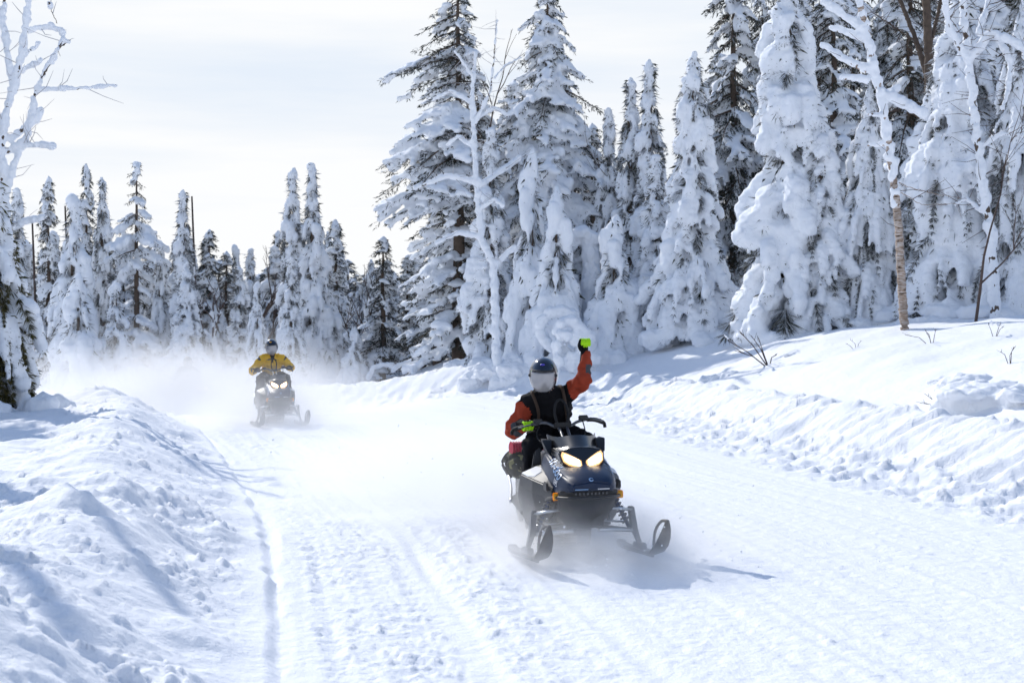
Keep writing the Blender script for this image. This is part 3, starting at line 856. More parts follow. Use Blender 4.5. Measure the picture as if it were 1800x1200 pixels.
def fork_tree(name, u, v_base, Y, H, label, seed, coat, r0=0.09, spread=0.5, bark=TWIG, levels=4, cat='tree'):
    rg = random.Random(seed)
    x = px(u, Y); e = empty(name, (x, Y, gz(x, Y)))
    tag(e, label, cat)
    Tk = Tubes(7); Br = Tubes(5); B = Blobs(); LB = []
    def grow(p, d, l, r, lev):
        q = [p]
        for i in range(4):
            d = (d + Vector((rg.uniform(-1, 1), rg.uniform(-1, 1), rg.uniform(-0.25, 0.5))) * 0.16).normalized()
            q.append(q[-1] + d * l / 4)
        rad = [r * (1 - 0.12 * i) for i in range(5)]
        if lev == 1:
            LB.append(Tubes(6)); LB[-1].add(q, rad, cap=False)
        else: (Tk if lev == 0 else Br).add(q, rad, cap=False)
        if coat and lev < 3:
            for a in densify(q, 0.10):
                rr = r * coat * rg.uniform(0.7, 1.2) + 0.02
                B.add(tuple(a + Vector((0, 0, r * 0.6))), rr)
        if lev < levels:
            for k in range(rg.choice((2, 3, 3))):
                dd = (d + Vector((rg.uniform(-1, 1), rg.uniform(-1, 1), rg.uniform(-0.1, 0.7))) * spread * 1.6).normalized()
                s = q[rg.choice((2, 3, 4))]
                grow(s, dd, l * rg.uniform(0.5, 0.8), r * 0.55, lev + 1)
    grow(Vector((0, 0, -0.3)), Vector((0, 0, 1)), H * 0.45, r0, 0)
    obj('trunk', Tk.mesh('bare_trunk'), bark, e)
    for lb in LB: obj('limb', lb.mesh('bare_limb'), bark, e)
    tag(obj('twigs', Br.mesh('bare_twigs'), bark, e), kind='stuff')
    if B.c: obj('snow_load', B.merged('bare_tree_snow', 0.05, 0.04, seed, 1, 0.02, 4, 12), SNOW_TREE, e)
fork_tree('bare_tree', 446, 650, 50, 4.7, 'bare forked tree poking above the slim snow cone behind the yellow rider', 81, None, 0.10, 0.35)
fork_tree('rimed_tree', 640, 650, 48, 4.2, 'white rimed bare tree above the smallest snow cone at the bend', 82, 1.3, 0.10, 0.6)
fork_tree('rimed_tree', 385, 650, 49.5, 4.0, 'white rimed bare tree beside the stout lumpy snow tree', 83, 1.2, 0.09, 0.6)
fork_tree('bare_tree', 905, 600, 44, 9.2, 'bare twiggy tree between the two tallest spruces', 84, None, 0.11, 0.3)
fork_tree('bare_tree', 1165, 560, 43, 6.6, 'thin bare tree between the twin snow columns and the wide cone', 85, 0.5, 0.07, 0.4)
fork_tree('twiggy_tree', 1712, 560, 28.5, 4.8, 'thin twiggy sapling in front of the snow-hung birch', 86, None, 0.035, 0.55, levels=4)
for u, top, Y, lab in ((118, 362, 51, 'bare dead stick beside the big pale cone'), (341, 345, 50.5, 'bare dead stick rising by the knobbly snow spire'), (60, 380, 51, 'bare dead stick near the slim pointed spruce')):
    x = px(u, Y); g0 = gz(x, Y)
    tb = Tubes(6); h = CAM_H - (top - 575) / F * Y - g0
    tb.add([(0, 0, -0.2), (0.05, 0, h * 0.5), (-0.08, 0.02, h)], [0.06, 0.05, 0.03])
    tag(obj('dead_trunk', tb.mesh('dead_trunk'), TWIG), lab, 'dead tree').location = (x, Y, g0)

# left-edge spruces: one in view, others just outside whose shadows cross the bank
GL = fin(ghost(41, 4.2, 1.15, power=0.7, gap=0.52, hang=1.2, fat=0.85, twig=13, needles=NEEDLE_GREEN, voxel=0.055))
put('young_spruce', GL, px(-8, 24.6), 24.6, 3.9, 1.0, 0.4, 'young spruce with yellow-green needles showing through snow at the left edge')
put(SP, SC, px(-62, 27.5), 27.5, 6.0, 1.1, 1.0, 'spruce just beyond the left edge behind the rimed birch')
shade = [(-11.3, 26.0, 7.8, 2.1, SF), (-10.0, 21.6, 5.2, 1.3, GE), (-12.6, 30.5, 8.0, 1.4, SD), (-8.1, 18.1, 8.4, 0.30, GG), (-7.8, 15.9, 7.9, 0.36, GG), (-12.2, 23.5, 8.0, 1.7, SF)]
for i, (x, y, h, w, p) in enumerate(shade):
    put(SP, p, x, y, h, w, i * 1.3, 'spruce outside the left edge casting a shadow on the bank', group='spruces beyond the left edge')

def ground_hit(u, v):
    for Y in np.arange(6, 60, 0.1):
        x = px(u, Y)
        if CAM_H - (v - 575.0) / F * Y <= gz(x, Y):
            return Vector((x, Y, gz(x, Y)))
    return Vector((px(u, 40), 40, gz(px(u, 40), 40)))
# bent snow-caked saplings and mounds under the right stand
def bent(name, Y, paths, label, seed, amp=0.05, cat='sapling', twig=0, voxel=0.035):
    rg = random.Random(seed)
    c = pt(*paths[0][0][0], Y); c.z = gz(c.x, c.y)
    B = Blobs(); N = Blades(); St = Tubes(5)
    for lp, r0, r1, fill in paths:
        P = densify([pt(u, v, Y) - c for u, v in lp], 0.07)
        St.add(P, 0.02)
        for i, p in enumerate(P):
            r = r0 + (r1 - r0) * i / len(P)
            B.add((p.x, p.y + rg.uniform(-.05, .05), p.z), (r * rg.uniform(.9, 1.1), r * rg.uniform(1, 1.4), r * rg.uniform(.9, 1.1)))
            if fill:
                for q in range(3):
                    B.add((p.x + rg.uniform(-.12, .12), p.y + rg.uniform(-.2, .25), p.z * rg.uniform(0.15, 0.85)), r * rg.uniform(0.8, 1.2))
            for _ in range(twig):
                N.add((p.x, p.y, p.z), (rg.uniform(-1, 1), rg.uniform(-1, .4), rg.uniform(-1, .1)), r * rg.uniform(1.0, 1.35), rg.uniform(.006, .012))
    e = empty(name, c); tag(e, label, cat)
    obj('stem', St.mesh('sapling_stem'), TWIG, e)
    obj('snow_load', B.merged('sapling_snow', voxel, amp, seed, 2, 0.02), SNOW_TREE, e)
    if twig: obj('crown', N.mesh('sapling_needles'), NEEDLE, e)
bent('bent_sapling', 37, [([(969, 612), (950, 586), (950, 564), (967, 550), (989, 546), (1006, 555)], 0.15, 0.20, False), ([(1006, 555), (1000, 600)], 0.22, 0.34, False)], 'larger of two arched snow-caked saplings left of the raised fist', 91, twig=2)
bent('bent_sapling', 36, [([(976, 582), (989, 566), (1004, 563), (1019, 577), (1037, 592)], 0.13, 0.20, True)], 'smaller arched snow-caked sapling just left of the raised fist', 92)
bent('bent_sapling', 39.5, [([(1040, 610), (1040, 520), (1039, 450), (1028, 412), (1012, 414), (1007, 430)], 0.42, 0.20, False), ([(1028, 412), (1042, 420)], 0.22, 0.25, False)], 'hook-topped snow-caked sapling beside the snowman-shaped cone', 93, twig=2)
bent('bent_sapling', 45, [([(648, 662), (655, 645), (672, 640), (690, 642)], 0.10, 0.08, False)], 'low arched sapling at the bend of the trail', 94)
bent('bent_sapling', 44, [([(690, 652), (705, 640), (722, 634), (738, 632)], 0.10, 0.06, False)], 'low arched sapling under the pale spruce by the bend', 95)
def mound(u, v, rx, h, label, seed, Y=None):
    p = ground_hit(u, v) if Y is None else Vector((px(u, Y), Y, gz(px(u, Y), Y)))
    rg = random.Random(seed); B = Blobs()
    for _ in range(14):
        a = rg.random() * 6.28; r = rg.random() ** 0.7
        B.add((rx * 0.8 * r * math.cos(a), rx * 0.7 * r * math.sin(a), h * (1 - r) * 0.45 - 0.1 * h), (rx * rg.uniform(.35, .6), rx * rg.uniform(.35, .6), h * rg.uniform(.3, .45)))
    for _ in range(10):
        a = rg.random() * 6.28; r = rg.random() ** 0.5
        B.add((rx * r * math.cos(a), rx * r * math.sin(a), -0.25), (rx * 0.5, rx * 0.5, 0.28 + 0.15 * h))
    o = obj('snow_mound', B.merged('snow_mound', 0.03, 0.06, seed, 6, 0.03, 3.5, 9), SNOW)
    o.location = (p.x, p.y, p.z - 0.05)
    tag(o, label, 'mound')
mound(870, 640, 0.85, 0.75, 'wide drifted mound at the foot of the white rimed birch', 101, 38.5)
mound(905, 628, 0.6, 0.95, 'steep drifted mound left of the arched saplings', 102, 38)
mound(1265, 660, 0.4, 0.14, 'low lumpy mound beside the fan of bare twigs', 103)
mound(1292, 655, 0.3, 0.12, 'small lump of snow touching the fan of bare twigs', 104)
mound(1705, 668, 0.6, 0.20, 'knobbly snow mound right of the arched twig', 105)
mound(1778, 688, 1.0, 0.28, 'biggest snow mound on the bank at the right edge', 106)
mound(1400, 620, 0.25, 0.12, 'tiny snow lump in the open snowfield', 107)
mound(1640, 590, 0.9, 0.22, 'smooth drift behind the foot of the leaning birch', 108, 30.5)

def twig_fan(u, v, ends, label, seed, r=0.012, coat=None):
    p = ground_hit(u, v); rg = random.Random(seed)
    LS = []; Sub = Tubes(4)
    s = p.y / F
    for k, (du, dv) in enumerate(ends):
        q = Vector((du * s, rg.uniform(-0.25, 0.25), -dv * s))
        mid = q * 0.5 + Vector((rg.uniform(-.03, .03), rg.uniform(-.05, .05), rg.uniform(-.02, .05)))
        St = Tubes(5); LS.append(St); St.add([Vector((0, 0, -0.1)), mid, q], [r, r * 0.7, r * 0.35], cap=False)
        for _ in range(3):
            t = rg.uniform(0.35, 0.9); a = mid.lerp(q, t)
            b = a + (q.normalized() + Vector((rg.uniform(-.8, .8), rg.uniform(-.5, .5), rg.uniform(-.2, .6)))).normalized() * q.length * rg.uniform(.12, .3)
            Sub.add([a, b], [r * 0.45, r * 0.2], cap=False)
    e = empty('bare_shrub', p); tag(e, label, 'shrub')
    for St in LS: obj('stem', St.mesh('shrub_stem'), TWIG, e)
    tag(obj('twigs', Sub.mesh('shrub_twigs'), TWIG, e), kind='stuff')
    if coat:
        B = Blobs()
        for (a, b) in coat:
            A = Vector((a[0] * s, 0, -a[1] * s)); C = Vector((b[0] * s, 0, -b[1] * s))
            for d in densify([A, C], 0.03): B.add(tuple(d + Vector((0, 0, 0.012))), rg.uniform(0.02, 0.035))
        obj('snow_load', B.merged('shrub_snow', 0.014, 0.01, seed, 1, 0.0, 12), SNOW, e)
twig_fan(1352, 641, [(-72, -42), (-62, -24), (-30, -50), (-15, -45), (16, -16), (-55, -60)], 'fan of bare twigs with a snow-caked tip in the open snowfield', 111, 0.015, [((-56, -58), (-40, -42)), ((-78, -50), (-72, -44))])
twig_fan(1672, 722, [(-10, -18), (-22, -27), (-45, -28), (-62, -14)], 'single thin twig arched over the crest of the bank', 112, 0.008)
twig_fan(1638, 604, [(-16, -18), (-40, -14), (2, -25), (-10, -22)], 'small bare shrub below the leaning birch', 113, 0.008)
twig_fan(1776, 640, [(0, -28), (-8, -20), (4, -30)], 'short upright twigs on the bank above the biggest mound', 114, 0.007)
twig_fan(1748, 592, [(-4, -22), (4, -20), (12, -16)], 'short twigs with snow tufts at the edge of the tree shadow', 115, 0.007, [((-6, -24), (-3, -20)), ((3, -22), (6, -18)), ((10, -18), (14, -14))])
twig_fan(22, 716, [(-14, -60), (-4, -80), (8, -70), (18, -30), (30, -22), (-20, -40)], 'dark bare shrub at the foot of the young spruce', 116, 0.012)
twig_fan(1505, 612, [(-20, -8), (10, -12), (-8, -14)], 'few thin twigs in the middle of the snowfield', 117, 0.006)
# ------------------------------------------------------------------ snowmobiles and riders
PAINT_BLUE = mat('sled_blue_paint', (0.002, 0.014, 0.046), 0.42, metal=0.0, spec=0.28, coat=0.08, noise=(14, 0.25))
PAINT_BLACK = mat('sled_black_paint', (0.012, 0.013, 0.016), 0.28, spec=0.5, coat=0.3)
PLASTIC = mat('dark_grey_plastic', (0.028, 0.030, 0.034), 0.5, spec=0.35, noise=(10, 0.25), bump=[(300, 0.001, 0.3)])
PLASTIC_B = mat('black_plastic', (0.018, 0.018, 0.02), 0.5, spec=0.4, noise=(25, 0.4))
GLINT_WHITE = mat('painted_glint', (0.72, 0.73, 0.74), 0.3, spec=0.5)  # sun glint off the dark fairing, put into the colour
RUBBER = mat('black_rubber', (0.014, 0.014, 0.015), 0.75, spec=0.3, bump=[(60, 0.004, 0.5)])
ALLOY = mat('brushed_alloy', (0.55, 0.57, 0.60), 0.32, metal=0.9)
STEEL = mat('dark_steel', (0.10, 0.105, 0.115), 0.4, metal=0.7)
LENS = mat('lit_headlight', (1, 0.9, 0.7), 0.2, emit=((1.0, 0.80, 0.50), 7.0))
LENS_RIM = mat('warm_reflector', (0.9, 0.7, 0.4), 0.2, metal=0.6, emit=((1.0, 0.52, 0.18), 1.0))
AMBER = mat('amber_reflector', (0.95, 0.45, 0.02), 0.25, spec=0.6)
GRAPHIC = mat('pale_blue_decal', (0.22, 0.36, 0.58), 0.4)
WHITE_INK = mat('white_decal', (0.75, 0.76, 0.78), 0.4)
SPRING_BLUE = mat('blue_anodised', (0.02, 0.05, 0.14), 0.35, metal=0.6)

def bev(V, Fc, name, off=0.008, seg=2):
    bm = bmesh.new()
    vs_ = [bm.verts.new(v) for v in V]
    for f in Fc:
        try: bm.faces.new([vs_[i] for i in f])
        except ValueError: pass
    bmesh.ops.recalc_face_normals(bm, faces=bm.faces)
    if off:
        ed = [e for e in bm.edges if len(e.link_faces) == 2 and e.calc_face_angle(0) > 0.25]
        bmesh.ops.bevel(bm, geom=ed, offset=off, segments=seg, affect='EDGES', clamp_overlap=True)
    me = bpy.data.meshes.new(name)
    bm.to_mesh(me); bm.free()
    me.polygons.foreach_set('use_smooth', [True] * len(me.polygons))
    me.set_sharp_from_angle(angle=R(38))
    return me
def box(name, c, s, off=0.006, rot=None):
    V = []
    for x in (-1, 1):
        for y in (-1, 1):
            for z in (-1, 1):
                v = Vector((x * s[0] / 2, y * s[1] / 2, z * s[2] / 2))
                if rot: v = rot @ v
                V.append(v + Vector(c))
    Fc = [(0, 1, 3, 2), (4, 6, 7, 5), (0, 4, 5, 1), (2, 3, 7, 6), (0, 2, 6, 4), (1, 5, 7, 3)]
    return bev(V, Fc, name, off)
def loft(name, secs, off=0.01, close=True, sub=0):
    """Skin over rings of points; the first and last ring are capped."""
    n = len(secs[0]); V = [p for s in secs for p in s]; Fc = []
    for i in range(len(secs) - 1):
        for k in range(n if close else n - 1):
            k2 = (k + 1) % n
            Fc.append((i * n + k, i * n + k2, (i + 1) * n + k2, (i + 1) * n + k))
    if close:
        Fc.append(tuple(range(n))); Fc.append(tuple((len(secs) - 1) * n + k for k in range(n)))
    return bev(V, Fc, name, off)
def tube(name, pts, r, sides=8):
    t = Tubes(sides); t.add(pts, r); return t.mesh(name)
def smooth_path(pts, n=6):
    P = [Vector(p) for p in pts]; P = [P[0] * 2 - P[1]] + P + [P[-1] * 2 - P[-2]]
    out = []
    for i in range(1, len(P) - 2):
        for k in range(n):
            t = k / n; a, b, c, d = P[i - 1:i + 3]
            out.append(0.5 * (2 * b + (c - a) * t + (2 * a - 5 * b + 4 * c - d) * t * t + (-a + 3 * b - 3 * c + d) * t ** 3))
    out.append(P[-2])
    return out
def text_mesh(s, size):
    cu = bpy.data.curves.new('t', 'FONT'); cu.body = s; cu.size = size; cu.align_x = 'CENTER'; cu.align_y = 'CENTER'; cu.extrude = 0.0
    cu.shear = 0.25; cu.resolution_u = 3
    o = bpy.data.objects.new('t', cu); COL.objects.link(o)
    dg = bpy.context.evaluated_depsgraph_get(); dg.update()
    me = bpy.data.meshes.new_from_object(o.evaluated_get(dg))
    bpy.data.objects.remove(o); bpy.data.curves.remove(cu)
    return me
from mathutils.bvhtree import BVHTree
def lay_on(me, target, origin, xdir, ndir, lift=0.007):
    """Lay a flat mesh on another mesh's surface."""
    bvh = BVHTree.FromPolygons([v.co.copy() for v in target.vertices], [tuple(p.vertices) for p in target.polygons])
    X = Vector(xdir).normalized(); N = Vector(ndir).normalized(); X = (X - N * X.dot(N)).normalized(); Yv = N.cross(X)
    for v in me.vertices:
        p = Vector(origin) + X * v.co.x + Yv * v.co.y
        h = bvh.ray_cast(p + N * 0.15, -N)
        v.co = (h[0] + N * lift) if h[0] else p
    return me

def make_snowmobile(name, label, full=True):
    e = empty(name); tag(e, label, 'snowmobile')
    # hood ------------------------------------------------------------
    def hs(x, hw, zt, zb, sh=0.10):
        half = [(0, zt), (0.5 * hw, zt - 0.012), (0.86 * hw, zt - sh * 0.6), (hw, zt - sh * 1.5), (0.97 * hw, zb)]
        pts = [(x, y, z) for y, z in half] + [(x, -y, z) for y, z in half[:0:-1]]
        return pts
    hood_me = loft('hood', [hs(0.43, 0.17, 0.60, 0.53, 0.03), hs(0.37, 0.215, 0.645, 0.52, 0.05), hs(0.24, 0.25, 0.69, 0.51, 0.07), hs(0.05, 0.275, 0.75, 0.50, 0.09), hs(-0.18, 0.285, 0.81, 0.52, 0.10), hs(-0.45, 0.27, 0.85, 0.55, 0.10), hs(-0.72, 0.20, 0.83, 0.58, 0.1)], 0.012)
    hood = obj('hood', hood_me, PAINT_BLUE, e)
    # headlight pod and screen ---------------------------------------
    def pod(x0, z0, x1, z1, hw0, hw1):
        return [(x0, -hw0, z0), (x0 + 0.02, 0, z0 - 0.03), (x0, hw0, z0), (x1, hw1, z1), (x1 + 0.03, 0, z1 + 0.03), (x1, -hw1, z1)]
    POD = Matrix.Translation((0, 0, 0.027)) @ Matrix.Diagonal((1, 0.86, 0.90, 1))
    pod_me = loft('headlight_pod', [[(0.20, -0.12, 0.705), (0.225, 0, 0.695), (0.20, 0.12, 0.705), (0.12, 0.215, 0.775), (0.03, 0.235, 0.87), (0.03, 0.10, 0.90), (0.035, 0, 0.905), (0.03, -0.10, 0.90), (0.03, -0.235, 0.87), (0.12, -0.215, 0.775)],
                                    [(-0.30, -0.13, 0.72), (-0.30, 0, 0.72), (-0.30, 0.13, 0.72), (-0.33, 0.22, 0.78), (-0.36, 0.25, 0.90), (-0.38, 0.11, 0.95), (-0.38, 0, 0.955), (-0.38, -0.11, 0.95), (-0.36, -0.25, 0.90), (-0.33, -0.22, 0.78)]], 0.012)
    pod_me.transform(POD)
    obj('headlight_pod', pod_me, PAINT_BLACK, e)
    for s in (-1, 1):
        def on_face(y, z, lift):
            x = 0.215 - (z - 0.70) * 0.93 - abs(y) * 0.10
            return tuple(POD @ Vector((x + lift, y * s, z + lift * 0.5)))
        outer = [(0.026, 0.725), (0.026, 0.790), (0.085, 0.822), (0.150, 0.852), (0.196, 0.868), (0.210, 0.845), (0.198, 0.790), (0.150, 0.758), (0.085, 0.737)]
        cy_, cz_ = 0.115, 0.795
        rim = [on_face(y, z, 0.012) for y, z in outer]; rim_b = [on_face(y, z, -0.03) for y, z in outer]
        lamp = obj('headlight', loft('headlight', [rim_b, rim], 0.0), LENS_RIM, e)
        lens = [on_face(cy_ + (y - cy_) * 0.78, cz_ + (z - cz_) * 0.66, 0.016) for y, z in outer]
        lens_b = [on_face(cy_ + (y - cy_) * 0.78, cz_ + (z - cz_) * 0.66, 0.004) for y, z in outer]
        obj('lens', loft('headlight_lens', [lens_b, lens], 0.0), LENS, lamp)
        for yy, zz in ((0.155, 0.815), (0.075, 0.772)):
            c = on_face(yy, zz, 0.018)
            V, Fc = ICO[1]
            obj('bulb_shield', mesh_np('bulb_shield', V * 0.011 + np.array(c), Fc), LENS_RIM, lamp)
    rows = []
    SCR = Matrix.Translation((-0.02, 0, -0.055)) @ Matrix.Diagonal((1, 0.80, 1, 1))
    for j, (xo, z) in enumerate(((0.02, 0.885), (-0.06, 0.935), (-0.13, 0.975))):
        rows.append([])
        for i in range(13):
            y = -0.245 + 0.49 * i / 12
            q = (y / 0.245) ** 2
            rows[-1].append((xo - 0.24 * q, y * (1 + 0.06 * j), z - 0.045 * q * (2 - j) * 0.5 + (0.022 * max(0, q - 0.6) / 0.4 if j == 2 else 0) + (0.014 * max(0, 1 - q * 3) if j == 2 else 0)))
    rows = [[tuple(SCR @ Vector(p)) for p in r_] for r_ in rows]
    V = [p for r_ in rows for p in r_] + [(x - 0.012, y, z - 0.008) for r_ in rows for (x, y, z) in r_]
    Fc = []
    for base, flip in ((0, 1), (39, -1)):
        for j in range(2):
            for i in range(12):
                a = base + j * 13 + i
                f = (a, a + 1, a + 14, a + 13)
                Fc.append(f[::flip])
    for i in range(12):
        Fc.append((26 + i, 27 + i, 66 + i, 65 + i)); Fc.append((i, 39 + i, 40 + i, 1 + i))
    for a, b in ((0, 13), (13, 26)):
        Fc.append((a, b, b + 39, a + 39)); Fc.append((a + 12, a + 51, b + 51, b + 12))
    obj('windshield', bev(V, Fc, 'windshield', 0), PAINT_BLACK, e)
    for s in (-1, 1):
        obj('screen_wing', bev([(-0.22, 0.215 * s, 0.77), (-0.16, 0.255 * s, 0.80), (-0.28, 0.285 * s, 0.90), (-0.46, 0.265 * s, 0.91), (-0.48, 0.23 * s, 0.80), (-0.28, 0.19 * s, 0.90)],
                               [(0, 1, 2, 5), (0, 4, 3, 2, 1)[::-1], (5, 2, 3), (0, 5, 3, 4)], 'screen_wing', 0.006), PLASTIC, e)
    # belly pan, grille lip and bumper ----------------------------------
    def bs(x0, z, hw, x1):
        return [(x0, 0, z), (x0 - 0.03, hw * 0.6, z), (x0 - 0.12, hw, z), (x1, hw * 1.05, z), (x1, -hw * 1.05, z), (x0 - 0.12, -hw, z), (x0 - 0.03, -hw * 0.6, z)]
    obj('belly_pan', loft('belly_pan', [bs(0.14, 0.225, 0.12, -0.5), bs(0.25, 0.30, 0.19, -0.55), bs(0.34, 0.40, 0.235, -0.6), bs(0.38, 0.495, 0.255, -0.6)], 0.01), PLASTIC, e)
    obj('grille', loft('grille', [bs(0.405, 0.487, 0.25, -0.3), bs(0.425, 0.527, 0.25, -0.3)], 0.008), PLASTIC_B, e)
    for i in range(9):
        y = -0.13 + 0.26 * i / 8
        obj('grille_tab', box('grille_tab', (0.426 - abs(y) * 0.18, y, 0.507), (0.01, 0.011, 0.014), 0), STEEL, e)
    obj('front_bumper', tube('front_bumper', smooth_path([(-0.05, -0.30, 0.45), (0.22, -0.28, 0.475), (0.40, -0.17, 0.475), (0.445, 0, 0.475), (0.40, 0.17, 0.475), (0.22, 0.28, 0.475), (-0.05, 0.30, 0.45)], 5), 0.013), PLASTIC_B, e)
    obj('belly_panel', bev([(0.395, 0.03, 0.25), (0.40, 0.14, 0.30), (0.30, 0.16, 0.2), (0.27, 0.05, 0.19)], [(0, 1, 2, 3)], 'belly_panel', 0), PLASTIC, e).location = (-0.11, -0.02, 0.045)
    # side fairings -----------------------------------------------------
    for s in (-1, 1):
        def ss(x, yi, yo, zb, zt, sh):
            return [(x, yi * s, zt), (x, yo * s, zt - sh), (x, (yo + 0.012) * s, zt - sh - 0.10), (x, (yo - 0.03) * s, zb + 0.08), (x, (yo - 0.10) * s, zb), (x, yi * s, zb)]
        S_ = [ss(0.10, 0.24, 0.275, 0.42, 0.58, 0.05), ss(-0.06, 0.25, 0.31, 0.34, 0.63, 0.07), ss(-0.24, 0.25, 0.385, 0.22, 0.665, 0.07), ss(-0.60, 0.25, 0.435, 0.15, 0.70, 0.075), ss(-0.84, 0.24, 0.42, 0.18, 0.68, 0.15), ss(-1.02, 0.22, 0.34, 0.27, 0.55, 0.16)]
        pm = loft('side_fairing', S_, 0.008)
        pm.set_sharp_from_angle(angle=R(14))
        fp = obj('side_fairing', pm, PLASTIC, e)
        # white plate painting in the shoulder's sun glint, and a dark vent behind the nose
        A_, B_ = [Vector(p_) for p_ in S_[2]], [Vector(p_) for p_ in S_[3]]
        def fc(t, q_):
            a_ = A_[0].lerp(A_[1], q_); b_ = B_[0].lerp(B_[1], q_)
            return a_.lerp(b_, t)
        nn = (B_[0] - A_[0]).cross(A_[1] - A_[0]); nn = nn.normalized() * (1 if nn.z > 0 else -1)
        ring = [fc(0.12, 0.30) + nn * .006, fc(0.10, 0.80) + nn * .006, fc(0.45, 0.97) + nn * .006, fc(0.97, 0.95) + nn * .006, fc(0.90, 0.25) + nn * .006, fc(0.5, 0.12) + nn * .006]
        obj('shoulder_glint', bev([tuple(r_) for r_ in ring] + [tuple(r_ - nn * 0.012) for r_ in ring], [(0, 1, 2, 3, 4, 5), (11, 10, 9, 8, 7, 6)] + [(i, (i + 1) % 6, 6 + (i + 1) % 6, 6 + i) for i in range(6)], 'shoulder_glint', 0.003), GLINT_WHITE, fp)
        obj('vent', box('vent', (0.02, 0.315 * s, 0.55), (0.16, 0.02, 0.07), 0.008), PLASTIC_B, fp)
        obj('knee_pad', loft('knee_pad', [[(-0.62, 0.24 * s, 0.70), (-0.62, 0.32 * s, 0.68), (-0.62, 0.30 * s, 0.80), (-0.62, 0.24 * s, 0.84)], [(-0.88, 0.20 * s, 0.62), (-0.88, 0.30 * s, 0.60), (-0.90, 0.27 * s, 0.74), (-0.90, 0.20 * s, 0.78)]], 0.012), PLASTIC, e)
        obj('reflector', box('reflector', (0.25, 0.275 * s, 0.485), (0.012, 0.06, 0.06), 0.006, Matrix.Rotation(-0.5 * s, 3, 'Z')), AMBER, e)
        # front suspension -------------------------------------------------
        obj('lower_arm', tube('lower_arm', smooth_path([(0.14, 0.11 * s, 0.215), (0.04, 0.42 * s, 0.19)], 3), 0.017), ALLOY, e)
        obj('lower_arm', tube('lower_arm', [(-0.22, 0.11 * s, 0.215), (-0.02, 0.42 * s, 0.185)], 0.017), STEEL, e)
        obj('upper_arm', tube('upper_arm', [(0.10, 0.20 * s, 0.375), (0.03, 0.43 * s, 0.345)], 0.012), ALLOY, e)
        obj('upper_arm', tube('upper_arm', [(-0.16, 0.20 * s, 0.375), (-0.01, 0.43 * s, 0.340)], 0.012), STEEL, e)
        obj('tie_rod', tube('tie_rod', [(-0.10, 0.10 * s, 0.27), (-0.06, 0.45 * s, 0.24)], 0.009), ALLOY, e)
        sp = loft('spindle', [[(0.04, (0.425 - .022) * s, 0.37), (0.04, (0.425 + .022) * s, 0.37), (-0.04, (0.425 + .022) * s, 0.37), (-0.04, (0.425 - .022) * s, 0.37)],
                              [(0.05, (0.445 - .028) * s, 0.2), (0.05, (0.445 + .024) * s, 0.2), (-0.05, (0.445 + .024) * s, 0.2), (-0.05, (0.445 - .028) * s, 0.2)],
                              [(0.035, (0.49 - .016) * s, 0.075), (0.035, (0.49 + .016) * s, 0.075), (-0.035, (0.49 + .016) * s, 0.075), (-0.035, (0.49 - .016) * s, 0.075)]], 0.006)
        obj('spindle', sp, STEEL, e)
        a, b = Vector((-0.02, 0.24 * s, 0.52)), Vector((0.01, 0.405 * s, 0.205))
        sh = obj('shock_absorber', tube('shock_absorber', [a, b], 0.017), SPRING_BLUE, e)
        co = Tubes(5); ax = (b - a).normalized(); u1 = ax.orthogonal().normalized(); u2 = ax.cross(u1)
        co.add([a.lerp(b, 0.12 + 0.72 * i / 72) + (u1 * math.cos(i * 0.698) + u2 * math.sin(i * 0.698)) * 0.033 for i in range(73)], 0.0065)
        obj('coil_spring', co.mesh('coil_spring'), STEEL, sh)
        # ski -----------------------------------------------------------------
        prof = [(-0.46, 0.055), (-0.42, 0.03), (-0.3, 0.022), (0, 0.02), (0.25, 0.022), (0.38, 0.045), (0.48, 0.095), (0.56, 0.165), (0.615, 0.235), (0.645, 0.30)]
        wid = [0.04, 0.055, 0.06, 0.062, 0.064, 0.066, 0.064, 0.054, 0.036, 0.012]
        secs = []
        for (x, z), w in zip(prof, wid):
            nx = 0 if x < 0.3 else min(1, (x - 0.3) / 0.25)
            o = (-0.022 * nx, 0, 0.022 * (1 - 0.6 * nx))
            yc = 0.49 * s
            secs.append([(x, yc - w, z), (x + 0.012 * nx, yc - w * 0.25, z - 0.014 * (1 - nx)), (x + 0.012 * nx, yc + w * 0.25, z - 0.014 * (1 - nx)), (x, yc + w, z), (x + o[0], yc + w * 0.9, z + o[2]), (x + o[0], yc - w * 0.9, z + o[2])])
        sk = obj('ski', loft('ski', secs, 0.004), PLASTIC_B, e)
        sk.matrix_local = Matrix.Translation((0, 0.49 * s, 0)) @ Matrix.Rotation(R(8), 4, 'Z') @ Matrix.Translation((0, -0.49 * s, 0))
        obj('ski_loop', tube('ski_loop', smooth_path([(0.635, 0.49 * s, 0.295), (0.50, 0.49 * s, 0.285), (0.36, 0.49 * s, 0.20), (0.30, 0.49 * s, 0.05)], 4), 0.012), PLASTIC_B, sk)
        obj('ski_saddle', box('ski_saddle', (0.0, 0.49 * s, 0.065), (0.20, 0.055, 0.05), 0.008), STEEL, sk)
        obj('wear_bar', tube('wear_bar', [(-0.3, 0.49 * s, 0.006), (0.3, 0.49 * s, 0.006)], 0.008), STEEL, sk)
    # tunnel, boards, track ---------------------------------------------------
    obj('tunnel', loft('tunnel', [[(x, -0.205, 0.36), (x, 0.205, 0.36), (x, 0.205, zt - 0.02), (x, 0.16, zt), (x, -0.16, zt), (x, -0.205, zt - 0.02)] for x, zt in ((-0.5, 0.56), (-1.5, 0.53), (-2.45, 0.50))], 0.006), STEEL, e)
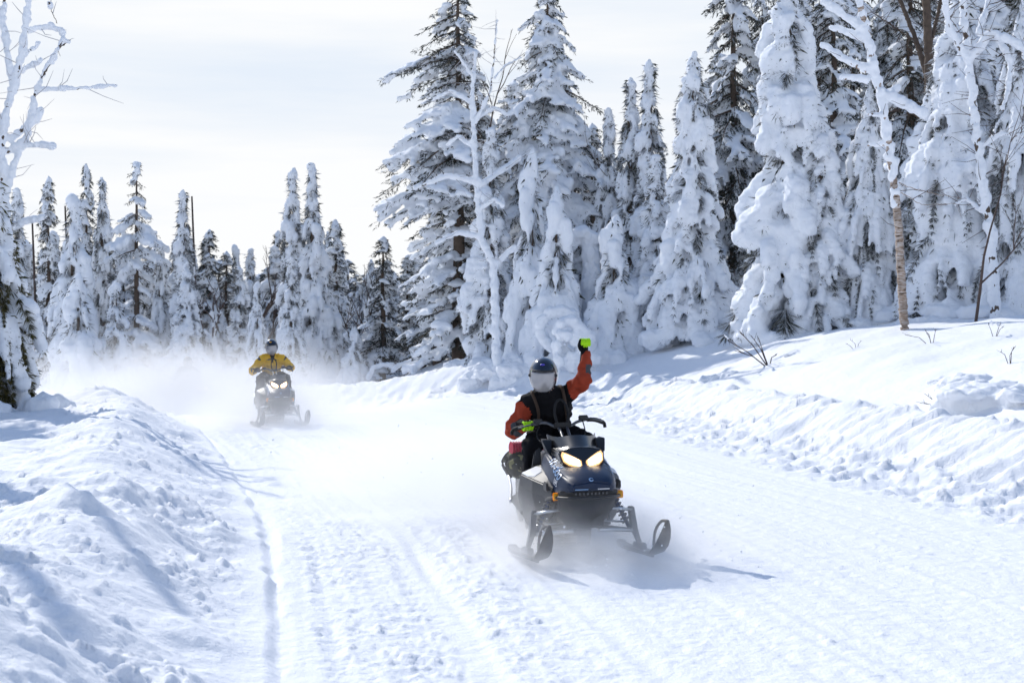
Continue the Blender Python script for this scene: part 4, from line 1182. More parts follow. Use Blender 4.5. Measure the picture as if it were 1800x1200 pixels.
    for s in (-1, 1):
        obj('running_board', loft('running_board', [[(-0.75, 0.20 * s, 0.30), (-0.75, 0.42 * s, 0.28), (-0.75, 0.43 * s, 0.31), (-0.75, 0.20 * s, 0.335)], [(-1.9, 0.20 * s, 0.33), (-1.9, 0.35 * s, 0.32), (-1.9, 0.355 * s, 0.35), (-1.9, 0.20 * s, 0.36)], [(-2.15, 0.20 * s, 0.36), (-2.15, 0.23 * s, 0.36), (-2.15, 0.235 * s, 0.38), (-2.15, 0.20 * s, 0.38)]], 0.005), STEEL, e)
        obj('tunnel_rail', tube('tunnel_rail', smooth_path([(-1.55, 0.40 * s, 0.335), (-2.1, 0.31 * s, 0.42), (-2.5, 0.27 * s, 0.52), (-2.42, 0.25 * s, 0.60), (-2.0, 0.23 * s, 0.56)], 5), 0.015), ALLOY, e)
    obj('rear_bumper', tube('rear_bumper', smooth_path([(-2.48, -0.27, 0.52), (-2.60, -0.16, 0.60), (-2.62, 0.0, 0.62), (-2.60, 0.16, 0.60), (-2.48, 0.27, 0.52)], 5), 0.015), PLASTIC_B, e)
    obj('snow_flap', box('snow_flap', (-2.55, 0, 0.33), (0.015, 0.40, 0.36), 0.004, Matrix.Rotation(0.25, 3, 'Y')), RUBBER, e)
    x0, x1, rz_ = -0.72, -2.28, 0.16
    loop = []
    for k in range(13): loop.append((x0 + 0.15 * math.sin(math.pi * k / 12), 0.19 + 0.15 * math.cos(math.pi * k / 12)))
    for k in range(1, 12): loop.append((x0 + (x1 - x0) * k / 12, 0.035))
    for k in range(13): loop.append((x1 - 0.15 * math.sin(math.pi * k / 12), 0.19 - 0.15 * math.cos(math.pi * k / 12)))
    for k in range(1, 12): loop.append((x1 + (x0 - x1) * k / 12, 0.34))
    n = len(loop); V = []; Fc = []
    for (x, z) in loop:
        V += [(x, -0.19, z), (x, 0.19, z)]
    for k in range(n):
        a, b = 2 * k, 2 * ((k + 1) % n)
        Fc.append((a, a + 1, b + 1, b))
    cx = (x0 + x1) / 2
    Vi = [(cx + (x - cx) * 0.985, y, 0.19 + (z - 0.19) * 0.9) for x, y, z in V]
    m2 = len(V)
    for k in range(n):
        a, b = 2 * k, 2 * ((k + 1) % n)
        Fc.append((m2 + a, m2 + b, m2 + b + 1, m2 + a + 1)); Fc.append((a, b, m2 + b, m2 + a)); Fc.append((a + 1, m2 + a + 1, m2 + b + 1, b + 1))
    trk = obj('track', bev(V + Vi, Fc, 'track', 0), RUBBER, e)
    Lg = []; LF = []
    for k in range(n):
        x, z = loop[k]; xn, zn = loop[(k + 1) % n]; xp, zp = loop[k - 1]
        t = Vector((xn - xp, 0, zn - zp)).normalized(); nrm = Vector((t.z, 0, -t.x)) * -1
        if (Vector((x - cx, 0, z - 0.19))).dot(nrm) < 0: nrm = -nrm
        for y0_, y1_ in ((-0.185, -0.07), (-0.055, 0.055), (0.07, 0.185)):
            b0 = len(Lg); c = Vector((x, 0, z))
            for yy in (y0_, y1_):
                for dt, dn in ((-0.011, 0), (0.011, 0), (0.006, 0.032), (-0.006, 0.032)):
                    q = c + t * dt + nrm * dn; Lg.append((q.x, yy, q.z))
            LF += [(b0, b0 + 1, b0 + 2, b0 + 3), (b0 + 7, b0 + 6, b0 + 5, b0 + 4)] + [(b0 + i, b0 + 4 + i, b0 + 4 + (i + 1) % 4, b0 + (i + 1) % 4) for i in range(4)]
    tag(obj('track_lugs', bev(Lg, LF, 'track_lugs', 0), RUBBER, trk), kind='stuff')
    for x, z, r_ in ((-0.80, 0.20, 0.10), (-2.20, 0.20, 0.11), (-1.3, 0.12, 0.065), (-1.75, 0.12, 0.065)):
        for s in (-1, 1):
            ring = [(x + r_ * math.cos(a * math.pi / 8), 0, z + r_ * math.sin(a * math.pi / 8)) for a in range(16)]
            obj('idler_wheel', loft('idler_wheel', [[(p[0], 0.192 * s, p[2]) for p in ring], [(p[0], 0.225 * s, p[2]) for p in ring]], 0.006), PLASTIC_B, trk)
    # seat -----------------------------------------------------------------
    def st(x, w, zt, zb):
        return [(x, -w, zb), (x, w, zb), (x, w * 0.98, zt - 0.06), (x, w * 0.7, zt), (x, -w * 0.7, zt), (x, -w * 0.98, zt - 0.06)]
    obj('seat', loft('seat', [st(-0.86, 0.10, 0.80, 0.52), st(-1.05, 0.13, 0.80, 0.52), st(-1.35, 0.165, 0.75, 0.52), st(-1.7, 0.17, 0.77, 0.52), st(-1.88, 0.14, 0.74, 0.52)], 0.02), mat('seat_vinyl', (0.02, 0.02, 0.022), 0.5, bump=[(90, 0.002, 0.4)]), e)
    # steering ----------------------------------------------------------------
    st_e = obj('steering_post', tube('steering_post', smooth_path([(-0.45, -0.035, 0.82), (-0.70, -0.035, 0.95), (-0.80, -0.04, 0.985)], 3), 0.014), STEEL, e)
    obj('riser', tube('riser', smooth_path([(-0.45, 0.035, 0.82), (-0.70, 0.035, 0.95), (-0.80, 0.04, 0.985)], 3), 0.014), STEEL, st_e)
    hb = obj('handlebar', tube('handlebar', smooth_path([(-0.97, -0.40, 0.985), (-0.90, -0.26, 1.01), (-0.83, -0.15, 1.025), (-0.80, -0.06, 0.99), (-0.80, 0.06, 0.99), (-0.83, 0.15, 1.025), (-0.90, 0.26, 1.04), (-0.97, 0.40, 1.03)], 5), 0.013), STEEL, e)
    for s in (-1, 1):
        zo = 0.0 if s < 0 else 0.035
        obj('grip', tube('grip', smooth_path([(-0.895, 0.255 * s, 1.012 + zo * 0.8), (-0.94, 0.34 * s, 1.0 + zo), (-0.985, 0.425 * s, 0.975 + zo)], 4), 0.019), RUBBER, hb)
        obj('grip_hook', tube('grip_hook', smooth_path([(-0.985, 0.42 * s, 0.977 + zo), (-1.0, 0.44 * s, 0.965 + zo), (-1.0, 0.445 * s, 0.93 + zo)], 3), 0.016), RUBBER, hb)
        obj('control_block', box('control_block', (-0.875, 0.215 * s, 1.035 + zo * 0.6), (0.06, 0.085, 0.045), 0.008), PLASTIC, hb)
        obj('lever', tube('lever', smooth_path([(-0.85, 0.23 * s, 1.02 + zo), (-0.84, 0.30 * s, 1.01 + zo), (-0.885, 0.40 * s, 0.99 + zo)], 3), 0.007), STEEL, hb)
    obj('bar_pad', box('bar_pad', (-0.80, 0, 1.0), (0.05, 0.16, 0.05), 0.012), PLASTIC_B, hb)
    lp = [(-0.83 - 0.04 * math.sin(a), 0.062 * math.cos(a), 1.10 + 0.115 * math.sin(a)) for a in [math.pi * 2 * k / 20 for k in range(21)]]
    obj('grab_strap', tube('grab_strap', lp, 0.012, 6), RUBBER, hb)
    for k, pts in enumerate(([(-0.86, -0.2, 1.02), (-0.80, -0.24, 0.92), (-0.62, -0.20, 0.84)], [(-0.86, 0.2, 1.05), (-0.74, 0.20, 0.94), (-0.6, 0.14, 0.86)])):
        obj('cable', tube('cable', smooth_path(pts, 5), 0.006, 5), RUBBER, hb)
    if full:
        for s in (-1, 1):
            t = text_mesh('ski-doo', 0.135)
            obj('lettering', lay_on(t, hood_me, (0.06, 0.235 * s, 0.705), (1.0 * -s, 0.08, -0.33 * -s) if s > 0 else (1.0, 0.0, -0.36), (0.25, 0.75 * s, 0.6)), GRAPHIC, hood)
        t = text_mesh('195', 0.07)
        obj('number', lay_on(t, pod_me if False else hood_me, (0.17, -0.262, 0.585), (1.0, 0.15, -0.25), (0.35, -0.9, 0.2)), WHITE_INK, hood)
        ring = [(0.021 * math.cos(a), 0.017 * math.sin(a)) for a in [0.6 + 5.2 * k / 20 for k in range(21)]]
        V = [(x, y, 0) for x, y in ring] + [(x * 0.62 + 0.002, y * 0.55, 0) for x, y in ring]
        em = bev(V, [(i, i + 1, 22 + i, 21 + i) for i in range(20)], 'emblem', 0)
        obj('emblem', lay_on(em, hood_me, (0.41, 0.0, 0.605), (0, 1, 0), (0.75, 0, 0.65)), GRAPHIC, hood)
        for y0_, y1_, m_ in ((-0.14, -0.03, GRAPHIC), (0.05, 0.15, WHITE_INK)):
            V = []; k = 10
            for i in range(k + 1):
                y = y0_ + (y1_ - y0_) * i / k
                V += [(0, y, -0.003), (0, y, 0.003)]
            sm = bev([(v[1], v[2], 0) for v in V], [(2 * i, 2 * i + 1, 2 * i + 3, 2 * i + 2) for i in range(k)], 'stripe', 0)
            obj('stripe', lay_on(sm, hood_me, (0.43, 0, 0.54), (0, 1, 0), (0.98, 0, 0.2)), m_, hood)
    return e

# ------------------------------------------------------------------ riders
SKIN = mat('skin', (0.55, 0.33, 0.25), 0.55, spec=0.3)
VISOR = mat('smoky_clear_visor', (0.50, 0.49, 0.50), 0.10, spec=0.6, metal=0.25, alpha=0.62, coat=0.4)
HELM = mat('glossy_black_helmet', (0.006, 0.010, 0.022), 0.12, spec=0.6, coat=0.8)
CLOTH_B = mat('black_cloth', (0.008, 0.008, 0.010), 0.9, spec=0.15, bump=[(40, 0.006, 0.5)])
CLOTH_G = mat('grey_cloth', (0.06, 0.062, 0.07), 0.85, spec=0.2, bump=[(40, 0.006, 0.5)])
ORANGE = mat('rust_orange_cloth', (0.30, 0.042, 0.018), 0.8, spec=0.2, noise=(5, 0.18), bump=[(16, 0.015, 0.5), (60, 0.004, 0.4)])
YELLOW = mat('yellow_cloth', (0.72, 0.42, 0.02), 0.8, spec=0.2, noise=(5, 0.15), bump=[(16, 0.015, 0.5), (60, 0.004, 0.4)])
LIME = mat('lime_glove', (0.36, 0.72, 0.01), 0.7, spec=0.25)
STRAP = mat('brown_strap', (0.05, 0.03, 0.02), 0.8)
def capsule(B, a, ra, b, rb, sq=(1, 1, 1)):
    a = Vector(a); b = Vector(b)
    n = max(2, int((b - a).length / (0.3 * min(ra, rb))))
    for i in range(n + 1):
        t = i / n; r = ra + (rb - ra) * t
        B.add(tuple(a.lerp(b, t)), (r * sq[0], r * sq[1], r * sq[2]))
def make_glove(name, left, m_fing, m_palm, parent, origin, fwd, back):
    """Closed hand round a bar at the origin: fwd = wrist to knuckles, back = back of the hand."""
    X = Vector(fwd).normalized(); Z = Vector(back); Z = (Z - X * Z.dot(X)).normalized(); Yv = Z.cross(X)
    sd = 1 if left else -1        # thumb side: towards the middle of the bar
    Bf = Blobs(); Bp = Blobs()
    for i, (o, l) in enumerate(((-0.036, 0.92), (-0.012, 1.03), (0.012, 1.0), (0.036, 0.84))):
        o2 = -o * sd
        for k in range(16):
            a = math.radians(105 - 265 * k / 15 * l)
            rr = 0.033
            Bf.add((rr * math.cos(a) + 0.004, o2, rr * math.sin(a)), 0.0125 - 0.002 * k / 15)
    for k in range(10):
        t = k / 9
        Bp.add((-0.085 + 0.085 * t, 0, 0.012 + 0.022 * t), (0.022, 0.036 + 0.010 * t, 0.018))
    # thumb from the side of the palm, closing under the bar
    th = smooth_path([(-0.055, -0.038 * sd, 0.006), (-0.022, -0.056 * sd, -0.008), (0.012, -0.054 * sd, -0.026), (0.032, -0.044 * sd, -0.022)], 5)
    for k, p in enumerate(th): Bp.add(tuple(p), 0.0155 - 0.004 * k / len(th))
    for k in range(10): Bp.add((-0.08 - 0.010 * k, 0, 0.006), (0.03, 0.043 + 0.0015 * k, 0.040 + 0.0015 * k))
    M = Matrix((( X.x, Yv.x, Z.x, 0), (X.y, Yv.y, Z.y, 0), (X.z, Yv.z, Z.z, 0), (0, 0, 0, 1)))
    g = None
    for nm, B, m in (('glove', Bp, m_palm), ('glove_fingers', Bf, m_fing)):
        V, Fc = B.arrays(1)
        me = remesh(nm, V, Fc, 0.0055, 0, 1, 1)
        me.transform(Matrix.Translation(Vector(origin)) @ M)
        o = obj(nm, me, m, g or parent)
        if g is None: g = o
    return g
def make_helmet(parent, c, yaw, pitch, roll, scale=1.0, badge=None):
    nu, nv = 40, 26
    def surf(u, v, k=1.0):
        # u azimuth from the front, v elevation
        cu, su, cv, sv = math.cos(u), math.sin(u), math.cos(v), math.sin(v)
        x = 0.150 * cv * cu; y = 0.124 * cv * su; z = 0.152 * sv
        low = max(0, -sv)
        if cu > 0: x += 0.030 * cu * cv * (0.4 + 0.9 * low)
        z -= 0.016 * low * max(0, cu)
        return Vector((x * k, y * k, z * k + 0.01))
    rot = Matrix.Rotation(yaw, 3, 'Z') @ Matrix.Rotation(pitch, 3, 'Y') @ Matrix.Rotation(roll, 3, 'X')
    def vis(u, v):
        return abs(u) < 0.88 and -0.80 < v < 0.24
    V = []; Fs = []; Fv = []
    for j in range(nv + 1):
        v = -1.02 + (math.pi / 2 + 1.02) * j / nv
        for i in range(nu):
            u = -math.pi + 2 * math.pi * i / nu
            V.append(surf(u, v))
    for j in range(nv):
        for i in range(nu):
            u = -math.pi + 2 * math.pi * (i + 0.5) / nu; v = -1.02 + (math.pi / 2 + 1.02) * (j + 0.5) / nv
            f = (j * nu + i, j * nu + (i + 1) % nu, (j + 1) * nu + (i + 1) % nu, (j + 1) * nu + i)
            if not vis(u, v): Fs.append(f)
    V = [tuple((rot @ p) * scale + Vector(c)) for p in V]
    me = bev(V, Fs, 'helmet', 0)
    h = obj('helmet', me, HELM, parent)
    sd = h.modifiers.new('shell', 'SOLIDIFY'); sd.thickness = 0.012; sd.offset = -1
    VV = []; VF = []
    mu, mv = 18, 12
    for j in range(mv + 1):
        for i in range(mu + 1):
            VV.append(tuple((rot @ surf(-0.95 + 1.9 * i / mu, -0.86 + 1.12 * j / mv, 1.025)) * scale + Vector(c)))
    for j in range(mv):
        for i in range(mu):
            a = j * (mu + 1) + i
            VF.append((a, a + 1, a + mu + 2, a + mu + 1))
    vo = obj('visor', bev(VV, VF, 'visor', 0), VISOR, h)
    sd = vo.modifiers.new('shell', 'SOLIDIFY'); sd.thickness = 0.004
    for s in (-1, 1):
        pv = (rot @ surf(1.08 * s, 0.05, 1.0)) * scale + Vector(c)
        Vp, Fp = ICO[2]
        obj('visor_pivot', mesh_np('visor_pivot', Vp * np.array([0.016, 0.016, 0.016]) + np.array(pv), Fp), PLASTIC, h)
    pk = [surf(u, 0.34 + 0.03 * math.cos(u), 1.03) for u in np.linspace(-1.0, 1.0, 11)]
    rm = Tubes(5); rm.add([(rot @ p) * scale + Vector(c) for p in pk], 0.007)
    obj('brow_trim', rm.mesh('brow_trim'), PLASTIC_B, h)
    if badge:
        pv = (rot @ surf(0.0, 0.75, 1.01)) * scale + Vector(c)
        Vp, Fp = ICO[2]
        obj('badge', mesh_np('badge', Vp * np.array([0.014, 0.022, 0.009]) + np.array(pv), Fp), badge, h)
    return h
def make_rider(name, label, J, jacket, vest, patch, glove_f, glove_p, helmet, shoulder=None, strap=False, badge=None):
    """One continuous body from its joints (in the sled's frame), helmet and gloves as children."""
    e = empty(name); tag(e, label, 'person')
    B = Blobs(); segs = []
    def seg(kind, a, ra, b, rb, sq=(1, 1, 1)):
        capsule(B, J[a] if isinstance(a, str) else a, ra, J[b] if isinstance(b, str) else b, rb, sq)
        segs.append((kind, Vector(J[a] if isinstance(a, str) else a), Vector(J[b] if isinstance(b, str) else b)))
    hip = Vector(J['hip']); ch = Vector(J['chest']); nk = Vector(J['neck'])
    lat = (Vector(J['sh_l']) - Vector(J['sh_r'])).normalized()
    mid = hip.lerp(ch, 0.5)
    for s in (-1, 1):
        seg('torso', hip + lat * 0.075 * s, 0.125, mid + lat * 0.075 * s, 0.125)
        seg('torso', mid + lat * 0.075 * s, 0.125, ch + lat * 0.085 * s, 0.125)
        seg('torso', ch + lat * 0.08 * s, 0.12, Vector(J['sh_l' if s > 0 else 'sh_r']).lerp(nk, 0.35), 0.085)
    seg('neck', ch, 0.13, nk, 0.10)
    seg('head', nk, 0.065, Vector(J['head']) + Vector((0.0, 0, -0.02)), 0.085)
    hd = Vector(J['head'])
    fdir = Matrix.Rotation(J['face'][0], 3, 'Z') @ Vector((1, 0, 0))
    B.add(tuple(hd), (0.092, 0.080, 0.11)); B.add(tuple(hd + fdir * 0.088 + Vector((0, 0, -0.012))), (0.018, 0.014, 0.022)); B.add(tuple(hd + fdir * 0.055 + Vector((0, 0, -0.085))), 0.035)
    segs.append(('head', hd, hd + Vector((0, 0, 0.05))))
    for s, k in ((1, 'l'), (-1, 'r')):
        seg('upper_arm', 'sh_' + k, 0.098, 'el_' + k, 0.080)
        seg('forearm', 'el_' + k, 0.080, 'wr_' + k, 0.056)
        seg('thigh', hip + lat * 0.09 * s, 0.125, 'kn_' + k, 0.088)
        seg('shin', 'kn_' + k, 0.088, 'an_' + k, 0.066)
        seg('boot', 'an_' + k, 0.07, 'to_' + k, 0.05)
    V, Fc = B.arrays(1)
    me = remesh('rider_body', V, Fc, 0.014, 0.018, 7, 3, 0.016, 10, 19)
    mats = [jacket, vest, CLOTH_B, patch, SKIN, shoulder or jacket, RUBBER]
    for m in mats: me.materials.append(m)
    n = len(me.polygons)
    Cc = np.empty(n * 3, np.float32); me.polygons.foreach_get('center', Cc); Cc = Cc.reshape(-1, 3)
    best = np.full(n, 1e9); idx = np.zeros(n, np.int32); tt = np.zeros(n)
    for i, (kind, a, b) in enumerate(segs):
        A = np.array(a); D = np.array(b) - A; L2 = max(1e-6, D @ D)
        t = np.clip((Cc - A) @ D / L2, 0, 1)
        d = np.linalg.norm(Cc - (A + t[:, None] * D), axis=1) - {'torso': 0.12, 'thigh': 0.10, 'upper_arm': 0.07, 'forearm': 0.055, 'shin': 0.075, 'boot': 0.06, 'neck': 0.09, 'head': 0.08}[kind]
        s_ = d < best; best[s_] = d[s_]; idx[s_] = i; tt[s_] = t[s_]
    km = {'torso': 1, 'neck': 2, 'head': 4, 'upper_arm': 0, 'forearm': 0, 'thigh': 2, 'shin': 2, 'boot': 6}
    kinds = [k[0] for k in segs]
    mi = np.array([km[kinds[i]] for i in idx], np.int32)
    elb = [(kinds[i] == 'forearm') for i in idx]
    for q in range(n):
        k = kinds[idx[q]]
        if k == 'forearm' and tt[q] < 0.6:
            a, b = segs[idx[q]][1], segs[idx[q]][2]
            # patch on the outer side of the elbow
            c = a.lerp(b, tt[q]); o = Vector(Cc[q]) - c
            ref = Vector(J['el_ref_l' if 'l' == J['side'](a) else 'el_ref_r'])
            if o.normalized().dot(ref) > 0.25: mi[q] = 3
        elif shoulder and k in ('torso', 'upper_arm', 'neck') and Cc[q][2] > ch.z + 0.045 and tt[q] < 0.9: mi[q] = 5 if k != 'upper_arm' or tt[q] < 0.25 else 0
    me.polygons.foreach_set('material_index', mi)
    me.update()
    body = obj('body', me, None, e)
    make_helmet(e, hd + Vector((0, 0, 0.015)), *J['face'], badge=badge)
    for k in ('l', 'r'):
        o, f, b = J['hand_' + k]
        make_glove('glove', k == 'l', glove_f, glove_p, e, o, f, b)
    if strap:
        for s in (-1, 1):
            pts = [nk + lat * 0.12 * s + Vector((-0.08, 0, 0.02)), nk + lat * 0.13 * s + Vector((0.05, 0, 0.0)), ch + lat * 0.12 * s + Vector((0.125, 0, -0.02)), mid + lat * 0.13 * s + Vector((0.12, 0, -0.05))]
            obj('strap', tube('strap', smooth_path(pts, 5), 0.014, 6), STRAP, e)
    return e

def join_frame(e, sled_loc, rz, roll=0.0, pitch=0.0):
    e.location = sled_loc
    e.rotation_euler = (roll, pitch, rz)

# front machine and rider
RZ1 = math.atan2(-0.9914, 0.131)
P1 = (0.558, 11.0, 0.03)
s1 = make_snowmobile('snowmobile', 'blue-black snowmobile in front with lit headlights, carrying a camouflage bag')
join_frame(s1, P1, RZ1, R(1.6), R(-3.2))
s1.scale = (1, 0.9, 1)
J1 = dict(hip=(-1.42, 0.0, 0.92), chest=(-1.18, -0.04, 1.16), neck=(-1.10, -0.075, 1.29), head=(-1.04, -0.105, 1.405), face=(-0.24, R(10), R(-3)),
          sh_l=(-1.14, 0.09, 1.25), el_l=(-0.99, 0.235, 1.38), wr_l=(-1.03, 0.26, 1.58), sh_r=(-1.14, -0.22, 1.20), el_r=(-1.17, -0.365, 0.975), wr_r=(-1.035, -0.275, 1.015),
          kn_l=(-0.92, 0.24, 0.84), an_l=(-1.0, 0.28, 0.44), to_l=(-0.82, 0.30, 0.38), kn_r=(-0.92, -0.25, 0.84), an_r=(-1.0, -0.29, 0.44), to_r=(-0.82, -0.31, 0.38),
          el_ref_l=(0.3, 0.9, -0.3), el_ref_r=(0.55, -0.65, -0.45), side=lambda a: 'l' if a.y > 0 else 'r',
          hand_l=((-1.03, 0.26, 1.685), (0.0, 0.0, 1.0), (-1.0, -0.1, 0.0)), hand_r=((-0.925, -0.275, 1.003), (0.95, 0.2, -0.05), (0.05, 0, 1)))
r1 = make_rider('person', 'rider in rust-orange sleeves and black vest raising a lime-gloved fist on the front snowmobile', J1, ORANGE, CLOTH_B, CLOTH_G, LIME, CLOTH_B, None, shoulder=CLOTH_B, strap=True, badge=mat('violet_badge', (0.08, 0.06, 0.45), 0.3))
join_frame(r1, P1, RZ1, R(1.6), R(-3.2))
def sled_point(p):
    return Matrix.Translation(P1) @ Matrix.Rotation(RZ1, 4, 'Z') @ Matrix.Rotation(R(-3.2), 4, 'Y') @ Vector((*p, 1))
# luggage strapped on the front machine
CAMO = bpy.data.materials.new('camouflage_cloth'); CAMO.use_nodes = True
_t4 = CAMO.node_tree; _b = _t4.nodes['Principled BSDF']; _b.inputs['Roughness'].default_value = 0.85
_v = _t4.nodes.new('ShaderNodeTexNoise'); _v.inputs['Scale'].default_value = 16; _v.inputs['Detail'].default_value = 1.5
_c = _t4.nodes.new('ShaderNodeTexCoord'); _t4.links.new(_c.outputs['Object'], _v.inputs['Vector'])
_r = _t4.nodes.new('ShaderNodeValToRGB'); _r.color_ramp.interpolation = 'CONSTANT'
for _e, (_p, _k) in zip([_r.color_ramp.elements[0], _r.color_ramp.elements[1], _r.color_ramp.elements.new(.6)], ((0, (0.012, 0.014, 0.008)), (0.45, (0.055, 0.062, 0.022)), (0.6, (0.19, 0.18, 0.07)))):
    _e.position = _p; _e.color = (*_k, 1)
_t4.links.new(_v.outputs[0], _r.inputs[0]); _t4.links.new(_r.outputs[0], _b.inputs['Base Color'])
B = Blobs(); rg = random.Random(3)
for i in range(26): B.add((rg.uniform(-.22, .22), rg.uniform(-.13, .13), rg.uniform(.09, .19)), (.12, .11, .09))
bag = empty('duffel_bag'); tag(bag, 'camouflage bag strapped behind the seat of the front snowmobile', 'bag')
bag.location = sled_point((-2.12, -0.15, 0.50))[:3]; bag.rotation_euler = (0, 0, RZ1)
obj('bag_body', B.merged('bag_body', 0.02, 0.04, 5, 1, 0.02, 7, 16), CAMO, bag)
for xx in (-.14, .12):
    obj('strap', tube('strap', smooth_path([(xx, -.15, .02), (xx, -.20, .14), (xx, -.10, .25), (xx, .10, .25), (xx, .20, .14), (xx, .15, .02)], 4), 0.014, 6), CLOTH_B, bag)
RED = mat('red_foam', (0.42, 0.02, 0.05), 0.7, noise=(20, 0.3))
rollm = []
for k in range(25):
    y = -.16 + .32 * k / 24; rr = 0.055 * (1 + 0.10 * (-1) ** k)
    rollm.append([(rr * math.cos(a * math.pi / 6), y, rr * math.sin(a * math.pi / 6)) for a in range(12)])
rl = obj('foam_roll', loft('foam_roll', rollm, 0.0), RED)
rl.location = sled_point((-2.02, -0.15, 0.785))[:3]; rl.rotation_euler = (0, 0, RZ1 + 0.25)
tag(rl, 'ribbed red foam roll lying on the camouflage bag', 'foam roll')

# second machine and rider
P2 = (-4.26, 26.0, 0.0); RZ2 = math.atan2(-0.966, 0.26)
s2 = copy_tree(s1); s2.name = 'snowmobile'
s2.scale = (1, 0.82, 1)
tag(s2, 'dark snowmobile of the yellow rider coming out of the powder cloud')
join_frame(s2, P2, RZ2, R(0.5), R(-0.6))
J2 = dict(hip=(-1.44, 0.0, 0.88), chest=(-1.25, 0.01, 1.14), neck=(-1.18, 0.0, 1.28), head=(-1.12, -0.015, 1.41), face=(-0.16, R(6), R(3)),
          sh_l=(-1.20, 0.18, 1.22), el_l=(-1.19, 0.365, 1.03), wr_l=(-1.04, 0.315, 1.05), sh_r=(-1.20, -0.18, 1.21), el_r=(-1.17, -0.375, 0.99), wr_r=(-1.04, -0.315, 1.02),
          kn_l=(-0.92, 0.25, 0.84), an_l=(-1.0, 0.31, 0.44), to_l=(-0.82, 0.33, 0.38), kn_r=(-0.92, -0.25, 0.84), an_r=(-1.0, -0.31, 0.44), to_r=(-0.82, -0.33, 0.38),
          el_ref_l=(0.6, 0.5, 0.5), el_ref_r=(0.6, -0.5, 0.5), side=lambda a: 'l' if a.y > 0 else 'r',
          hand_l=((-0.935, 0.305, 1.035), (0.95, -0.2, -0.05), (0.05, 0, 1)), hand_r=((-0.935, -0.305, 1.0), (0.95, 0.2, -0.05), (0.05, 0, 1)))
r2 = make_rider('person', 'rider in a yellow jacket with grey shoulders holding the handlebar of the second snowmobile', J2, YELLOW, YELLOW, CLOTH_G, CLOTH_B, CLOTH_B, None, shoulder=CLOTH_G, badge=AMBER)
join_frame(r2, P2, RZ2, R(0.5), R(-0.6))
# third machine, seen only as two lights in the powder
P3 = (-8.35, 38.2, -0.58); RZ3 = math.atan2(-0.86, 0.5)
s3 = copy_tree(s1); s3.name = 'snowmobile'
tag(s3, 'farthest snowmobile, only its twin headlights glowing through the powder cloud')
join_frame(s3, P3, RZ3)
r3 = make_rider('person', 'rider of the farthest snowmobile, all but hidden in the powder cloud', J2, CLOTH_G, CLOTH_G, CLOTH_B, CLOTH_B, CLOTH_B, None)
join_frame(r3, P3, RZ3)
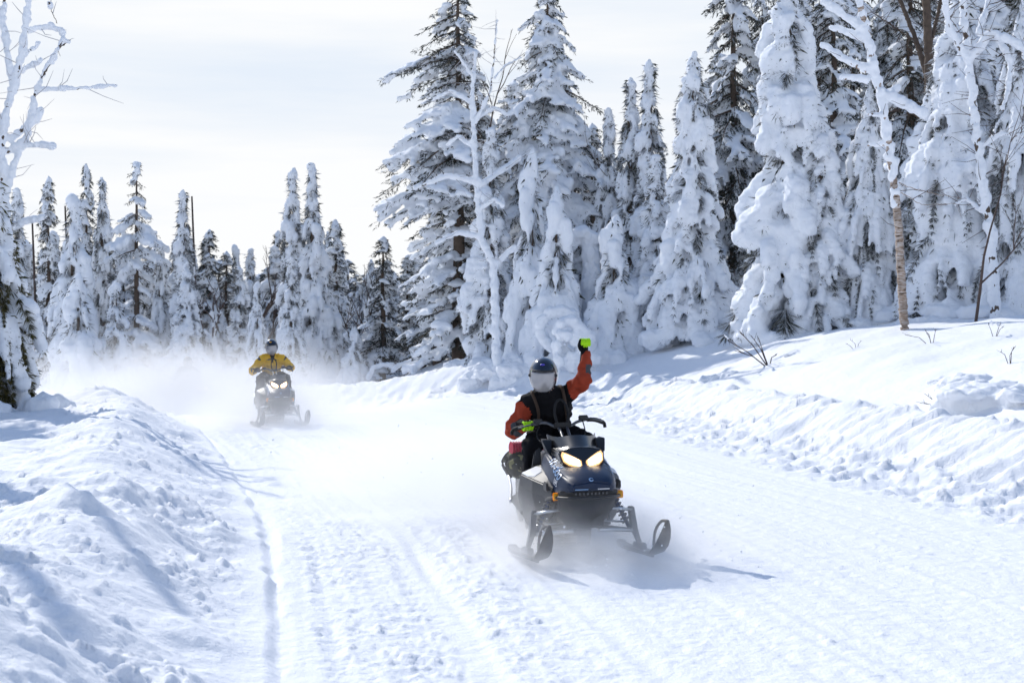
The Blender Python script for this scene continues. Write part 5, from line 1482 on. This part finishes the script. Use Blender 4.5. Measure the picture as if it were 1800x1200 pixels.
# ------------------------------------------------------------------ powder thrown up by the machines: real clouds of scattering snow dust
def spray(name, c, size, rz, dens, label, nscale=1.6, lo=0.38, hi=0.70, seed=0.0, soft=1.0, zpow=1.0):
    """A half-ellipsoid of drifting powder on the trail; c = centre on the ground, size = half-lengths and height."""
    bm = bmesh.new()
    bmesh.ops.create_icosphere(bm, subdivisions=3, radius=1.0)
    for v in bm.verts:
        v.co.z = max(v.co.z, -0.05)
    me = bpy.data.meshes.new(name); bm.to_mesh(me); bm.free()
    m = bpy.data.materials.new('snow_dust'); m.use_nodes = True
    t = m.node_tree
    for n in list(t.nodes): t.nodes.remove(n)
    N = t.nodes.new; K = t.links.new
    o = N('ShaderNodeOutputMaterial'); pv = N('ShaderNodeVolumePrincipled')
    pv.inputs['Color'].default_value = (0.985, 0.987, 0.99, 1); pv.inputs['Anisotropy'].default_value = 0.25
    co = N('ShaderNodeTexCoord')
    ln = N('ShaderNodeVectorMath'); ln.operation = 'LENGTH'; K(co.outputs['Object'], ln.inputs[0])
    fo = N('ShaderNodeMapRange'); fo.interpolation_type = 'SMOOTHSTEP'
    fo.inputs[1].default_value = 1.0; fo.inputs[2].default_value = 0.10; fo.inputs[3].default_value = 0.0; fo.inputs[4].default_value = 1.0
    K(ln.outputs['Value'], fo.inputs[0])
    sp = N('ShaderNodeSeparateXYZ'); K(co.outputs['Object'], sp.inputs[0])
    zf = N('ShaderNodeMath'); zf.operation = 'SUBTRACT'; zf.inputs[0].default_value = 1.0; K(sp.outputs['Z'], zf.inputs[1]); zf.use_clamp = True
    zp = N('ShaderNodeMath'); zp.operation = 'POWER'; K(zf.outputs[0], zp.inputs[0]); zp.inputs[1].default_value = zpow
    mp = N('ShaderNodeMapping'); mp.inputs['Scale'].default_value = (size[0], size[1], size[2] * 1.3); mp.inputs['Location'].default_value = (seed, seed * 1.7, 0)
    K(co.outputs['Object'], mp.inputs[0])
    ns = N('ShaderNodeTexNoise'); ns.inputs['Scale'].default_value = nscale; ns.inputs['Detail'].default_value = 4; ns.inputs['Roughness'].default_value = 0.55
    K(mp.outputs[0], ns.inputs['Vector'])
    nr = N('ShaderNodeMapRange'); nr.interpolation_type = 'SMOOTHSTEP'; nr.inputs[1].default_value = lo; nr.inputs[2].default_value = hi; nr.inputs[3].default_value = 0.12; nr.inputs[4].default_value = 1.0
    K(ns.outputs[0], nr.inputs[0])
    a = N('ShaderNodeMath'); a.operation = 'MULTIPLY'; K(fo.outputs[0], a.inputs[0]); K(nr.outputs[0], a.inputs[1])
    b = N('ShaderNodeMath'); b.operation = 'MULTIPLY'; K(a.outputs[0], b.inputs[0]); K(zp.outputs[0], b.inputs[1])
    d = N('ShaderNodeMath'); d.operation = 'MULTIPLY'; K(b.outputs[0], d.inputs[0]); d.inputs[1].default_value = dens
    K(d.outputs[0], pv.inputs['Density']); K(pv.outputs[0], o.inputs['Volume'])
    ob = obj(name, me, m)
    ob.location = c; ob.scale = size; ob.rotation_euler = (0, 0, rz)
    tag(ob, label, 'powder cloud', kind='stuff')
    return ob
spray('snow_spray', (-0.75, 15.6, 0.0), (2.7, 5.0, 1.25), 0.18, 2.1, 'powder trail hanging behind the front snowmobile', 1.0, 0.34, 0.64, 1.0, zpow=1.7)
spray('snow_spray', (0.70, 10.9, 0.0), (1.5, 1.7, 0.8), 0.1, 3.6, 'powder curling round the skis of the front snowmobile', 2.2, 0.38, 0.66, 2.0, zpow=1.2)
spray('snow_spray', (-4.4, 25.6, 0.0), (3.0, 3.6, 1.55), 0.25, 0.95, 'powder swirling round the yellow rider', 1.0, 0.33, 0.64, 3.0, zpow=1.1)
spray('snow_spray', (-8.6, 36.5, -0.55), (6.5, 8.5, 3.1), 0.55, 1.2, 'broad bright powder cloud drifting across the bend', 0.6, 0.36, 0.60, 4.0, zpow=1.7)
spray('snow_spray', (-8.0, 35.0, -0.5), (2.4, 2.6, 2.3), 0.4, 1.5, 'thick puff of powder hiding the farthest snowmobile', 0.9, 0.30, 0.60, 6.0, zpow=0.8)

# grains and crumbs flung through the air round the front machine
rg = random.Random(77); GB_ = []; GR_ = []
V0, F0 = ICO[1]
for i in range(420):
    if i % 3: c_ = (rg.gauss(-0.9, 0.9), rg.uniform(11.8, 17.5), abs(rg.gauss(0.0, 0.55)) + 0.05)
    else: c_ = (rg.gauss(0.9, 0.7), rg.uniform(9.8, 12.0), abs(rg.gauss(0.0, 0.22)) + 0.03)
    GB_.append(c_); GR_.append(0.003 + 0.007 * rg.random() ** 3)
GV = (V0[None] * np.array(GR_)[:, None, None] + np.array(GB_)[:, None]).reshape(-1, 3)
GF_ = (F0[None] + (np.arange(len(GB_)) * len(V0))[:, None, None]).reshape(-1, 3)
tag(obj('snow_grains', mesh_np('snow_grains', GV, GF_), SNOW), 'loose snow grains flung through the air round the front snowmobile', 'snow grains', kind='stuff')
